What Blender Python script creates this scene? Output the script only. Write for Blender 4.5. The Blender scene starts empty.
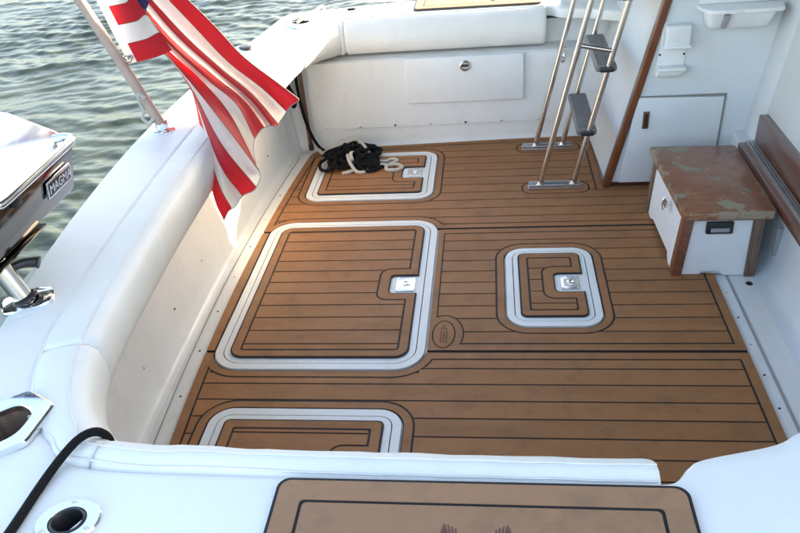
import bpy, bmesh, math, random
from mathutils import Vector, Matrix
from mathutils import noise as mnoise

scn = bpy.context.scene
COL = scn.collection
R = math.radians
random.seed(7)

# ------------------------------------------------------------------ camera
cd = bpy.data.cameras.new('camera')
cam = bpy.data.objects.new('camera', cd)
COL.objects.link(cam)
cr = Vector((0.99195033, 0.09682728, -0.08160286))
cu = Vector((0.01431337, 0.55456377, 0.83201812))
cf = Vector((-0.12581604, 0.82648866, -0.54871378))
m = Matrix((cr, cu, -cf)).transposed().to_4x4()
m.translation = Vector((0, 0, 1.633))
cam.matrix_world = m
cd.sensor_width = 36.0
cd.lens = 745.634 / 800 * 36
cd.clip_end = 5000
cd.clip_start = 0.02
scn.camera = cam

# ------------------------------------------------------------------ sky, sun, exposure
SUN_AZ, SUN_EL = 41.5, 20.0          # azimuth measured from +X (bow) towards +Y (far side)
world = bpy.data.worlds.new('World')
scn.world = world
world.use_nodes = True
wn = world.node_tree.nodes
wl = world.node_tree.links
wn.clear()
sky = wn.new('ShaderNodeTexSky')
sky.sky_type = 'NISHITA'
sky.sun_disc = False
sky.sun_elevation = R(SUN_EL)
sky.sun_rotation = R(90 - SUN_AZ)
sky.air_density = 1.0
sky.dust_density = 3.0
sky.ozone_density = 0.6
bg = wn.new('ShaderNodeBackground')
bg.inputs['Strength'].default_value = 0.142
wo = wn.new('ShaderNodeOutputWorld')
wl.new(sky.outputs[0], bg.inputs[0])
wl.new(bg.outputs[0], wo.inputs[0])

sd = bpy.data.lights.new('sun', 'SUN')
sd.energy = 5.0
sd.angle = R(0.53)
sd.color = (1.0, 0.84, 0.62)
sun = bpy.data.objects.new('sun', sd)
COL.objects.link(sun)
sdir = Vector((math.cos(R(SUN_EL)) * math.cos(R(SUN_AZ)), math.cos(R(SUN_EL)) * math.sin(R(SUN_AZ)), math.sin(R(SUN_EL))))
sun.rotation_euler = sdir.to_track_quat('Z', 'Y').to_euler()
sun.location = sdir * 20

scn.view_settings.view_transform = 'Standard'
scn.view_settings.look = 'None'
scn.view_settings.exposure = 2.72
scn.view_settings.gamma = 1.0
scn.view_settings.use_white_balance = True        # camera balanced for shade
scn.view_settings.white_balance_temperature = 6950
scn.view_settings.white_balance_tint = 10
scn.view_settings.use_curve_mapping = False

# ------------------------------------------------------------------ materials
def nmat(name):
    mt = bpy.data.materials.new(name)
    mt.use_nodes = True
    nt = mt.node_tree
    b = nt.nodes['Principled BSDF']
    return mt, nt, b

def ramp(nt, fac, stops):
    r = nt.nodes.new('ShaderNodeValToRGB')
    els = r.color_ramp.elements
    els[0].position, els[0].color = stops[0][0], (*stops[0][1], 1)
    els[1].position, els[1].color = stops[-1][0], (*stops[-1][1], 1)
    for p, c in stops[1:-1]:
        e = els.new(p)
        e.color = (*c, 1)
    nt.links.new(fac, r.inputs[0])
    return r.outputs[0]

def coords(nt, scale=(1, 1, 1), space='Object', rot=(0, 0, 0)):
    t = nt.nodes.new('ShaderNodeTexCoord')
    mp = nt.nodes.new('ShaderNodeMapping')
    mp.inputs['Scale'].default_value = scale
    mp.inputs['Rotation'].default_value = rot
    nt.links.new(t.outputs[space], mp.inputs[0])
    return mp.outputs[0]

def worldpos(nt, scale=(1, 1, 1)):
    g = nt.nodes.new('ShaderNodeNewGeometry')
    mp = nt.nodes.new('ShaderNodeMapping')
    mp.inputs['Scale'].default_value = scale
    nt.links.new(g.outputs['Position'], mp.inputs[0])
    return mp.outputs[0]

def noise(nt, vec, scale, detail=4, rough=0.55):
    n = nt.nodes.new('ShaderNodeTexNoise')
    n.inputs['Scale'].default_value = scale
    n.inputs['Detail'].default_value = detail
    n.inputs['Roughness'].default_value = rough
    nt.links.new(vec, n.inputs['Vector'])
    return n.outputs['Fac']

def bump(nt, b, h, strength, dist=0.002):
    bp = nt.nodes.new('ShaderNodeBump')
    bp.inputs['Strength'].default_value = strength
    bp.inputs['Distance'].default_value = dist
    nt.links.new(h, bp.inputs['Height'])
    nt.links.new(bp.outputs[0], b.inputs['Normal'])

def mix(nt, fac, a, c, mode='MIX'):
    mx = nt.nodes.new('ShaderNodeMix')
    mx.data_type = 'RGBA'
    mx.blend_type = mode
    def put(sock, v):
        if isinstance(v, (tuple, list)):
            sock.default_value = (*v, 1)
        elif isinstance(v, (int, float)):
            sock.default_value = v
        else:
            nt.links.new(v, sock)
    put(mx.inputs[0], fac)
    put(mx.inputs[6], a)
    put(mx.inputs[7], c)
    return mx.outputs[2]

def plain(name, col, rough=0.5, metal=0.0, coat=0.0, var=0.0, vscale=20, bmp=0.0, bscale=200):
    mt, nt, b = nmat(name)
    b.inputs['Base Color'].default_value = (*col, 1)
    b.inputs['Roughness'].default_value = rough
    b.inputs['Metallic'].default_value = metal
    if coat:
        b.inputs['Coat Weight'].default_value = coat
        b.inputs['Coat Roughness'].default_value = 0.08
    v = worldpos(nt)
    if var:
        n = noise(nt, v, vscale)
        c2 = tuple(max(0, c * (1 - var)) for c in col)
        c3 = tuple(min(1, c * (1 + var * 0.4)) for c in col)
        nt.links.new(ramp(nt, n, [(0.3, c2), (0.7, c3)]), b.inputs['Base Color'])
    if bmp:
        bump(nt, b, noise(nt, v, bscale, 3), bmp)
    return mt

def gelcoat_mat(name, col, stain):
    mt, nt, b = nmat(name)
    v = worldpos(nt)
    big = noise(nt, v, 2.2, 5, 0.6)
    v2 = worldpos(nt, (1, 1, 0.35))
    streak = noise(nt, v2, 9, 6, 0.65)
    spots = noise(nt, v, 60, 3, 0.5)
    c1 = mix(nt, ramp(nt, big, [(0.42, (0, 0, 0)), (0.7, (1, 1, 1))]), col, tuple(c * f for c, f in zip(col, (0.93, 0.92, 0.88))))
    c2 = mix(nt, ramp(nt, streak, [(0.55, (0, 0, 0)), (0.8, (stain, stain, stain))]), c1, (0.52, 0.46, 0.36))
    c3 = mix(nt, ramp(nt, spots, [(0.70, (0, 0, 0)), (0.78, (stain * .7,) * 3)]), c2, (0.35, 0.3, 0.22))
    nt.links.new(c3, b.inputs['Base Color'])
    rr = ramp(nt, streak, [(0.3, (0.28,) * 3), (0.75, (0.5,) * 3)])
    nt.links.new(rr, b.inputs['Roughness'])
    bump(nt, b, noise(nt, v, 35, 3), 0.06, 0.004)
    return mt

def vinyl_mat():
    mt, nt, b = nmat('vinyl_white')
    v = worldpos(nt)
    big = noise(nt, v, 5, 5, 0.6)
    st = noise(nt, v, 24, 5, 0.7)
    c = ramp(nt, big, [(0.3, (0.80, 0.79, 0.75)), (0.7, (0.74, 0.73, 0.68))])
    c = mix(nt, ramp(nt, st, [(0.62, (0, 0, 0)), (0.8, (0.35,) * 3)]), c, (0.55, 0.52, 0.45))
    nt.links.new(c, b.inputs['Base Color'])
    b.inputs['Roughness'].default_value = 0.48
    vo = nt.nodes.new('ShaderNodeTexVoronoi')
    vo.inputs['Scale'].default_value = 420
    nt.links.new(v, vo.inputs['Vector'])
    ad = nt.nodes.new('ShaderNodeMath')
    ad.operation = 'MULTIPLY_ADD'
    ad.inputs[1].default_value = 0.12
    nt.links.new(vo.outputs['Distance'], ad.inputs[0])
    nt.links.new(noise(nt, v, 13, 4, 0.6), ad.inputs[2])
    bump(nt, b, ad.outputs[0], 0.40, 0.009)
    return mt

def foam_mat(name, col):
    mt, nt, b = nmat(name)
    v = worldpos(nt, (3, 60, 60))
    fine = noise(nt, v, 14, 4, 0.65)
    v2 = worldpos(nt, (1, 3.5, 1))
    blot = noise(nt, v2, 4.5, 6, 0.65)
    oi = nt.nodes.new('ShaderNodeObjectInfo')
    dk = tuple(c * 0.86 for c in col)
    lt = tuple(c * 1.10 for c in col)
    c = ramp(nt, fine, [(0.30, tuple(a * .78 for a in col)), (0.70, tuple(a * 1.16 for a in col))])
    c = mix(nt, ramp(nt, blot, [(0.38, (0, 0, 0)), (0.66, (0.8,) * 3)]), c, tuple(a * f for a, f in zip(col, (0.80, 0.84, 0.88))))
    c = mix(nt, ramp(nt, oi.outputs['Random'], [(0, (0,) * 3), (1, (0.6,) * 3)]), c, tuple(a * 1.15 for a in col))
    vs = worldpos(nt)
    sp = noise(nt, vs, 170, 2, 0.5)
    c = mix(nt, ramp(nt, sp, [(0.73, (0,) * 3), (0.79, (0.35,) * 3)]), c, (0.5, 0.42, 0.33))
    foot = noise(nt, vs, 11, 5, 0.7)
    c = mix(nt, ramp(nt, foot, [(0.50, (0,) * 3), (0.74, (0.75,) * 3)]), c, tuple(a * f for a, f in zip(col, (0.62, 0.68, 0.80))))
    salt = noise(nt, worldpos(nt, (1.0, 2.2, 1)), 7.5, 7, 0.75)
    c = mix(nt, ramp(nt, salt, [(0.58, (0,) * 3), (0.80, (0.22,) * 3)]), c, (0.46, 0.33, 0.22))
    nt.links.new(c, b.inputs['Base Color'])
    rr = ramp(nt, blot, [(0.3, (0.50,) * 3), (0.75, (0.68,) * 3)])
    nt.links.new(rr, b.inputs['Roughness'])
    b.inputs['Specular IOR Level'].default_value = 0.35
    bump(nt, b, fine, 0.35, 0.0012)
    return mt

def metal_mat(name, col, rough, brush=(1, 1, 1), bs=120, amp=0.08):
    mt, nt, b = nmat(name)
    b.inputs['Metallic'].default_value = 1
    b.inputs['Base Color'].default_value = (*col, 1)
    n = noise(nt, worldpos(nt, brush), bs, 3)
    nt.links.new(ramp(nt, n, [(0.3, (max(0.02, rough - amp),) * 3), (0.75, (rough + amp,) * 3)]), b.inputs['Roughness'])
    return mt

def wood_mat(name, c1, c2, rough, coat, axis=(40, 3, 40), peel=0.0, rect=None):
    mt, nt, b = nmat(name)
    v = worldpos(nt, axis)
    n = noise(nt, v, 2.0, 6, 0.65)
    c = ramp(nt, n, [(0.3, c1), (0.7, c2)])
    if peel:
        vv = worldpos(nt)
        p = noise(nt, vv, 9, 7, 0.72)
        msk = ramp(nt, p, [(0.585, (0,) * 3), (0.605, (1,) * 3)])
        c = mix(nt, msk, c, (0.25, 0.225, 0.15))
        p2 = noise(nt, vv, 26, 6, 0.7)
        c = mix(nt, ramp(nt, p2, [(0.62, (0,) * 3), (0.66, (0.75,) * 3)]), c, (0.33, 0.20, 0.12))
        p3 = noise(nt, vv, 5, 5, 0.7)
        c = mix(nt, ramp(nt, p3, [(0.45, (0,) * 3), (0.75, (0.6,) * 3)]), c, (0.085, 0.03, 0.018))
        if rect:
            # varnish rubbed off along the edges of the top
            g = nt.nodes.new('ShaderNodeNewGeometry')
            sx = nt.nodes.new('ShaderNodeSeparateXYZ')
            nt.links.new(g.outputs['Position'], sx.inputs[0])
            def mth(op, a, b_):
                q = nt.nodes.new('ShaderNodeMath')
                q.operation = op
                for sck, vv_ in zip(q.inputs, (a, b_)):
                    if isinstance(vv_, (int, float)):
                        sck.default_value = vv_
                    else:
                        nt.links.new(vv_, sck)
                return q.outputs[0]
            dd = mth('MINIMUM', mth('MINIMUM', mth('SUBTRACT', sx.outputs[0], rect[0]), mth('SUBTRACT', rect[1], sx.outputs[0])),
                     mth('MINIMUM', mth('SUBTRACT', sx.outputs[1], rect[2]), mth('SUBTRACT', rect[3], sx.outputs[1])))
            ed = mth('ADD', dd, mth('MULTIPLY', noise(nt, vv, 14, 6, 0.7), 0.10))
            c = mix(nt, ramp(nt, ed, [(0.052, (0.85,) * 3), (0.060, (0,) * 3)]), c, (0.30, 0.235, 0.165))
            big = noise(nt, vv, 5.2, 5, 0.68)
            c = mix(nt, ramp(nt, big, [(0.60, (0,) * 3), (0.615, (0.8,) * 3)]), c, (0.27, 0.25, 0.165))
        sc = noise(nt, worldpos(nt, (3, 90, 1)), 3, 4)
        c = mix(nt, ramp(nt, sc, [(0.68, (0,) * 3), (0.74, (0.5,) * 3)]), c, (0.36, 0.27, 0.2))
        nt.links.new(ramp(nt, p, [(0.56, (0.3,) * 3), (0.6, (0.8,) * 3)]), b.inputs['Roughness'])
        bump(nt, b, msk, -0.5, 0.002)
    else:
        b.inputs['Roughness'].default_value = rough
        bump(nt, b, n, 0.15, 0.002)
    b.inputs['Coat Weight'].default_value = coat
    b.inputs['Coat Roughness'].default_value = 0.12
    nt.links.new(c, b.inputs['Base Color'])
    return mt

def rope_mat(name, col, col2):
    mt, nt, b = nmat(name)
    v = coords(nt, (1, 1, 1), 'UV')
    ck = nt.nodes.new('ShaderNodeTexWave')
    ck.wave_type = 'BANDS'
    ck.bands_direction = 'DIAGONAL'
    ck.inputs['Scale'].default_value = 6
    ck.inputs['Distortion'].default_value = 0.6
    nt.links.new(v, ck.inputs['Vector'])
    nt.links.new(ramp(nt, ck.outputs['Fac'], [(0.2, col2), (0.7, col)]), b.inputs['Base Color'])
    b.inputs['Roughness'].default_value = 0.85
    b.inputs['Specular IOR Level'].default_value = 0.2
    bump(nt, b, ck.outputs['Fac'], 0.6, 0.003)
    return mt

def cloth_mat(name, col, trans):
    mt, nt, b = nmat(name)
    out = nt.nodes['Material Output']
    v = worldpos(nt)
    n = noise(nt, v, 30, 4)
    c = ramp(nt, n, [(0.3, tuple(a * 0.92 for a in col)), (0.7, col)])
    nt.links.new(c, b.inputs['Base Color'])
    b.inputs['Roughness'].default_value = 0.6
    b.inputs['Sheen Weight'].default_value = 0.2
    tr = nt.nodes.new('ShaderNodeBsdfTranslucent')
    nt.links.new(c, tr.inputs['Color'])
    mx = nt.nodes.new('ShaderNodeMixShader')
    mx.inputs[0].default_value = trans
    nt.links.new(b.outputs[0], mx.inputs[1])
    nt.links.new(tr.outputs[0], mx.inputs[2])
    nt.links.new(mx.outputs[0], out.inputs[0])
    bump(nt, b, noise(nt, v, 55, 4), 0.12, 0.004)
    return mt

def water_mat():
    mt, nt, b = nmat('water')
    v = worldpos(nt)
    n = noise(nt, v, 1.3, 4)
    nt.links.new(ramp(nt, n, [(0.3, (0.022, 0.032, 0.025)), (0.7, (0.036, 0.047, 0.033))]), b.inputs['Base Color'])
    b.inputs['Roughness'].default_value = 0.07
    b.inputs['IOR'].default_value = 1.333
    n1 = noise(nt, worldpos(nt, (9, 22, 9)), 1.0, 5, 0.6)
    bump(nt, b, n1, 0.30, 0.02)
    return mt

M = dict(
    gel=gelcoat_mat('gelcoat_white', (0.79, 0.79, 0.775), 0.18),
    linergel=gelcoat_mat('gelcoat_liner', (0.79, 0.785, 0.765), 0.36),
    floorgel=gelcoat_mat('gelcoat_sole', (0.74, 0.74, 0.72), 0.45),
    cabin=gelcoat_mat('gelcoat_cabin_shaded', (0.66, 0.685, 0.70), 0.14),  # white gelcoat toned grey-blue: shade put into the base colour
    underside_dark=plain('flybridge_underside_dark', (0.30, 0.28, 0.25), 0.7, var=0.08),  # dark tone added to cut light bounced off the unseen underside
    trim=gelcoat_mat('gelcoat_hatch', (0.77, 0.77, 0.75), 0.15),
    vinyl=vinyl_mat(),
    foam=foam_mat('foam_brown', (0.315, 0.136, 0.050)),
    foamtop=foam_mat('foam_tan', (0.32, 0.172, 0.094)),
    black=plain('foam_black', (0.012, 0.012, 0.013), 0.7),
    emblem=plain('emblem_maroon', (0.12, 0.05, 0.042), 0.7),
    logo=plain('logo_line', (0.15, 0.075, 0.04), 0.7),
    chrome=metal_mat('chrome', (0.86, 0.87, 0.88), 0.08, amp=0.04),
    steel=metal_mat('stainless', (0.66, 0.64, 0.61), 0.24, amp=0.02),
    grill=metal_mat('grill_steel', (0.80, 0.81, 0.83), 0.17, (2, 60, 60), 20, 0.06),
    steel_darkened=metal_mat('grill_front_dark_reflection', (0.22, 0.205, 0.19), 0.10, amp=0.03),  # stainless darkened: the grill front's dark reflections are put into the colour
    alu=metal_mat('aluminium', (0.55, 0.55, 0.56), 0.38),
    latch=metal_mat('latch_steel', (0.72, 0.74, 0.77), 0.25),
    wood=wood_mat('varnished_teak', (0.115, 0.034, 0.013), (0.20, 0.064, 0.023), 0.3, 0.7, (20, 20, 2)),
    woodsill=wood_mat('sill_wood', (0.085, 0.024, 0.012), (0.15, 0.045, 0.020), 0.35, 0.6, (40, 2, 40)),
    woodraw=wood_mat('weathered_wood', (0.10, 0.055, 0.035), (0.24, 0.16, 0.11), 0.75, 0.0, (40, 40, 4)),
    peel=wood_mat('peeling_varnish', (0.15, 0.052, 0.026), (0.235, 0.09, 0.048), 0.35, 0.25, (4, 40, 40), 1.0),
    peeltop=wood_mat('peeling_varnish_top', (0.20, 0.066, 0.028), (0.32, 0.115, 0.048), 0.35, 0.25, (4, 40, 40), 1.0, (.636, .966, 2.328, 2.884)),
    boxwhite=gelcoat_mat('box_white', (0.78, 0.79, 0.79), 0.12),
    plastic=plain('plastic_white', (0.78, 0.78, 0.77), 0.35, var=0.05),
    blackp=plain('plastic_black', (0.02, 0.02, 0.022), 0.4),
    rubber=plain('rubber_grey', (0.19, 0.172, 0.158), 0.6, var=0.25, vscale=60, bmp=0.3, bscale=300),
    hole=plain('hole_dark', (0.02, 0.018, 0.016), 0.5),
    caulk=plain('caulk_grey', (0.30, 0.30, 0.30), 0.6),
    seam=plain('seam_shadow', (0.22, 0.21, 0.19), 0.8),
    ropeb=rope_mat('rope_black', (0.012, 0.012, 0.013), (0.004, 0.004, 0.005)),
    ropew=rope_mat('rope_white', (0.74, 0.71, 0.64), (0.55, 0.51, 0.44)),
    staff=plain('staff_paint', (0.50, 0.36, 0.29), 0.45, var=0.14, vscale=18),
    red=cloth_mat('flag_red', (0.54, 0.014, 0.024), 0.55),
    white=cloth_mat('flag_white', (0.80, 0.77, 0.72), 0.55),
    blue=cloth_mat('flag_blue', (0.02, 0.03, 0.13), 0.3),
    water=water_mat(),
)

# ------------------------------------------------------------------ mesh helpers
WLOC = {}

def finish(bm, angle=35, smooth=True):
    bmesh.ops.recalc_face_normals(bm, faces=bm.faces)
    for f in bm.faces:
        f.smooth = smooth
    if smooth:
        for e in bm.edges:
            if len(e.link_faces) == 2 and e.calc_face_angle(0) > R(angle):
                e.smooth = False

def mk(name, bm, mat, parent=None, angle=35, smooth=True, recalc=True):
    """one mesh object from a bmesh in world coordinates"""
    if recalc:
        finish(bm, angle, smooth)
    if parent is None:
        xs = [v.co for v in bm.verts]
        lo = Vector((min(c.x for c in xs), min(c.y for c in xs), min(c.z for c in xs)))
        hi = Vector((max(c.x for c in xs), max(c.y for c in xs), max(c.z for c in xs)))
        loc = Vector(((lo.x + hi.x) / 2, (lo.y + hi.y) / 2, lo.z))
        off = loc
    else:
        off = WLOC[parent.name]
        loc = Vector((0, 0, 0))
    bmesh.ops.translate(bm, verts=bm.verts, vec=-off)
    me = bpy.data.meshes.new(name)
    bm.to_mesh(me)
    bm.free()
    me.materials.append(M[mat])
    o = bpy.data.objects.new(name, me)
    COL.objects.link(o)
    o.location = loc
    if parent is not None:
        o.parent = parent
    WLOC[o.name] = off.copy()
    return o

def thing(name, label, cat, loc, group=None):
    o = bpy.data.objects.new(name, None)
    o.empty_display_size = 0.1
    COL.objects.link(o)
    o.location = loc
    WLOC[o.name] = Vector(loc)
    tag(o, label, cat, group)
    return o

def tag(o, label, cat, group=None):
    o['label'] = label
    o['category'] = cat
    if group:
        o['group'] = group
    return o

def structure(o):
    o['kind'] = 'structure'
    return o

def box(bm, x0, x1, y0, y1, z0, z1, bev=0.0, seg=2):
    vs = [bm.verts.new((x, y, z)) for z in (z0, z1) for y in (y0, y1) for x in (x0, x1)]
    fs = [(0, 2, 3, 1), (4, 5, 7, 6), (0, 1, 5, 4), (2, 6, 7, 3), (0, 4, 6, 2), (1, 3, 7, 5)]
    faces = [bm.faces.new([vs[i] for i in f]) for f in fs]
    if bev > 0:
        es = list({e for f in faces for e in f.edges})
        bmesh.ops.bevel(bm, geom=es, offset=bev, segments=seg, affect='EDGES', profile=0.5, clamp_overlap=True)
    return bm

def hexa(bm, pts, bev=0.0, seg=2):
    """eight corners: bottom ring (4), top ring (4)"""
    vs = [bm.verts.new(p) for p in pts]
    fs = [(3, 2, 1, 0), (4, 5, 6, 7)] + [(i, (i + 1) % 4, 4 + (i + 1) % 4, 4 + i) for i in range(4)]
    faces = [bm.faces.new([vs[i] for i in f]) for f in fs]
    if bev > 0:
        es = list({e for f in faces for e in f.edges})
        bmesh.ops.bevel(bm, geom=es, offset=bev, segments=seg, affect='EDGES', profile=0.5, clamp_overlap=True)
    return bm

def NB():
    return bmesh.new()

def catmull(pts, n=8, closed=False):
    P = [Vector(p) for p in pts]
    out = []
    N = len(P)
    rng = range(N) if closed else range(N - 1)
    for i in rng:
        p1, p2 = P[i], P[(i + 1) % N]
        p0 = P[i - 1] if (closed or i > 0) else p1 * 2 - p2
        p3 = P[(i + 2) % N] if (closed or i + 2 < N) else p2 * 2 - p1
        for k in range(n):
            t = k / n
            out.append(0.5 * ((2 * p1) + (p2 - p0) * t + (2 * p0 - 5 * p1 + 4 * p2 - p3) * t * t + (3 * p1 - p0 - 3 * p2 + p3) * t ** 3))
    if not closed:
        out.append(P[-1].copy())
    return out

def tube(bm, path, rad, seg=10, closed=False, caps=True):
    P = [Vector(p) for p in path]
    N = len(P)
    uvl = bm.loops.layers.uv.verify()
    rings = []
    prev = None
    ln = 0.0
    lens = []
    for i in range(N):
        a = P[i - 1] if (i > 0 or closed) else P[i]
        b = P[(i + 1) % N] if (i < N - 1 or closed) else P[i]
        t = (b - a).normalized()
        if prev is None:
            nrm = t.orthogonal().normalized()
        else:
            nrm = (prev - t * prev.dot(t))
            nrm = nrm.normalized() if nrm.length > 1e-6 else t.orthogonal().normalized()
        prev = nrm
        bi = t.cross(nrm)
        r = rad(i / max(1, N - 1)) if callable(rad) else rad
        rings.append([bm.verts.new(P[i] + (nrm * math.cos(2 * math.pi * k / seg) + bi * math.sin(2 * math.pi * k / seg)) * r) for k in range(seg)])
        if i > 0:
            ln += (P[i] - P[i - 1]).length
        lens.append(ln)
    for i in range(N if closed else N - 1):
        j = (i + 1) % N
        for k in range(seg):
            f = bm.faces.new((rings[i][k], rings[i][(k + 1) % seg], rings[j][(k + 1) % seg], rings[j][k]))
            uu = (k / seg, (k + 1) / seg, (k + 1) / seg, k / seg)
            l2 = lens[j] if j > i else lens[i] + 0.01
            vv = (lens[i], lens[i], l2, l2)
            for lp, u_, v_ in zip(f.loops, uu, vv):
                lp[uvl].uv = (u_, v_ * 30)
    if caps and not closed:
        bm.faces.new(rings[0][::-1])
        bm.faces.new(rings[-1])
    return bm

def lathe(bm, origin, prof, axis=(0, 0, 1), seg=24, sx=1.0, sy=1.0, closed=True):
    """prof = [(radius, height)]"""
    ax = Vector(axis).normalized()
    if abs(ax.z) > 0.9999:
        e1, e2 = Vector((1, 0, 0)), Vector((0, 1, 0))
    else:
        e1 = Vector((0, 0, 1)).cross(ax).normalized()
        e2 = ax.cross(e1)
    O = Vector(origin)
    rings = []
    for r, h in prof:
        if r < 1e-6:
            rings.append([bm.verts.new(O + ax * h)])
        else:
            rings.append([bm.verts.new(O + ax * h + e1 * (r * sx * math.cos(2 * math.pi * k / seg)) + e2 * (r * sy * math.sin(2 * math.pi * k / seg))) for k in range(seg)])
    for a, b in zip(rings, rings[1:]):
        for k in range(seg):
            k2 = (k + 1) % seg
            if len(a) == 1 and len(b) == 1:
                continue
            if len(a) == 1:
                bm.faces.new((a[0], b[k2], b[k]))
            elif len(b) == 1:
                bm.faces.new((a[k], a[k2], b[0]))
            else:
                bm.faces.new((a[k], a[k2], b[k2], b[k]))
    return bm

def prism(bm, outline, z0, z1, bev=0.0):
    """extrude a 2D (x,y) outline between z0 and z1"""
    a = [bm.verts.new((x, y, z0)) for x, y in outline]
    b = [bm.verts.new((x, y, z1)) for x, y in outline]
    n = len(a)
    bm.faces.new(a[::-1])
    top = bm.faces.new(b)
    for i in range(n):
        bm.faces.new((a[i], a[(i + 1) % n], b[(i + 1) % n], b[i]))
    if bev:
        bmesh.ops.bevel(bm, geom=list(top.edges), offset=bev, segments=2, affect='EDGES', profile=0.5)
    return bm

def grid(bm, rows, closed_u=False, closed_v=False):
    V = [[bm.verts.new(p) for p in r] for r in rows]
    nu = len(V)
    nv = len(V[0])
    for i in range(nu if closed_u else nu - 1):
        for j in range(nv if closed_v else nv - 1):
            try:
                bm.faces.new((V[i][j], V[(i + 1) % nu][j], V[(i + 1) % nu][(j + 1) % nv], V[i][(j + 1) % nv]))
            except ValueError:
                pass
    return V

# ------------------------------------------------------------------ flat regions cut into pieces (rows of x-intervals)
class Shape:
    def __init__(self, fn, crit):
        self.fn, self.crit = fn, list(crit)
    def __call__(self, y):
        return self.fn(y)
    def __sub__(self, o):
        def f(y):
            out = self(y)
            for b0, b1 in o(y):
                nx = []
                for a0, a1 in out:
                    if b1 <= a0 or b0 >= a1:
                        nx.append((a0, a1))
                    else:
                        if b0 > a0:
                            nx.append((a0, b0))
                        if b1 < a1:
                            nx.append((b1, a1))
                out = nx
            return out
        return Shape(f, self.crit + o.crit)
    def __and__(self, o):
        def f(y):
            out = []
            for a0, a1 in self(y):
                for b0, b1 in o(y):
                    lo, hi = max(a0, b0), min(a1, b1)
                    if hi > lo:
                        out.append((lo, hi))
            return out
        return Shape(f, self.crit + o.crit)

def rrect(x0, x1, y0, y1, r):
    def f(y):
        if y <= y0 or y >= y1:
            return []
        dy = max(y0 + r - y, y - (y1 - r), 0)
        dx = r - math.sqrt(max(0, r * r - dy * dy))
        return [(x0 + dx, x1 - dx)]
    cr_ = [y0, y1]
    for k in range(1, 9):
        a = k / 8 * math.pi / 2
        cr_ += [y0 + r * (1 - math.sin(a)), y1 - r * (1 - math.sin(a))]
        cr_ += [y0 + r * (1 - math.cos(a)), y1 - r * (1 - math.cos(a))]
    return Shape(f, cr_)

def ellipse(cx, cy, a, b):
    def f(y):
        t = 1 - ((y - cy) / b) ** 2
        if t <= 0:
            return []
        return [(cx - a * math.sqrt(t), cx + a * math.sqrt(t))]
    return Shape(f, [cy + b * math.sin(k / 16 * math.pi / 2) * s for k in range(17) for s in (-1, 1)] + [cy + b * math.cos(k / 10 * math.pi / 2) * s for k in range(11) for s in (-1, 1)])

def cells(shape, ya, yb, step=0.05):
    ys = sorted({round(y, 5) for y in shape.crit if ya + 1e-4 < y < yb - 1e-4} | {ya, yb})
    full = []
    for a, b in zip(ys, ys[1:]):
        n = max(1, int(math.ceil((b - a) / step)))
        full += [(a + (b - a) * k / n, a + (b - a) * (k + 1) / n) for k in range(n)]
    out = []
    for a, b in full:
        if b - a < 2e-4:
            continue
        e = min(1e-5, (b - a) * 0.01)
        ia, ib = shape(a + e), shape(b - e)
        if len(ia) != len(ib):
            ia = ib = shape((a + b) / 2)
        row = []
        for p, q in zip(ia, ib):
            if max(p[1] - p[0], q[1] - q[0]) > 0.0015:
                row.append((a, b, p, q))
        out.append(row)
    return out

def pieces(shape, ya, yb, step=0.05):
    rows = cells(shape, ya, yb, step)
    comps = []
    prev = []
    for row in rows:
        cur = []
        for c in row:
            hit = []
            for pc, comp in prev:
                if abs(pc[1] - c[0]) < 1e-6 and min(pc[3][1], c[2][1]) - max(pc[3][0], c[2][0]) > 1e-4:
                    if comp not in hit:
                        hit.append(comp)
            if hit:
                base = hit[0]
                for h in hit[1:]:
                    base.extend(h)
                    comps = [x for x in comps if x is not h]
                    prev = [(pc, base if cm is h else cm) for pc, cm in prev]
                    cur = [(pc, base if cm is h else cm) for pc, cm in cur]
                base.append(c)
                cur.append((c, base))
            else:
                nc = [c]
                comps.append(nc)
                cur.append((c, nc))
        prev = cur
    return comps

def piece_mesh(bm, comp, z0, z1):
    for a, b, p, q in comp:
        t = [bm.verts.new(v) for v in ((p[0], a, z1), (p[1], a, z1), (q[1], b, z1), (q[0], b, z1))]
        u = [bm.verts.new((v.co.x, v.co.y, z0)) for v in t]
        bm.faces.new(t)
        for i in range(4):
            j = (i + 1) % 4
            if (t[i].co - t[j].co).length > 1e-5:
                bm.faces.new((t[j], t[i], u[i], u[j]))
    return bm

def area(comp):
    return sum((b - a) * ((p[1] - p[0]) + (q[1] - q[0])) / 2 for a, b, p, q in comp)

def lay(name, shape, ya, yb, z0, z1, mat, parent, step=0.05, minarea=2e-5):
    out = []
    for comp in pieces(shape, ya, yb, step):
        if area(comp) < minarea:
            continue
        bm = piece_mesh(NB(), comp, z0, z1)
        for f in bm.faces:
            f.normal_update()
        out.append(mk(name, bm, mat, parent, smooth=False, recalc=False))
    return out

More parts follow.
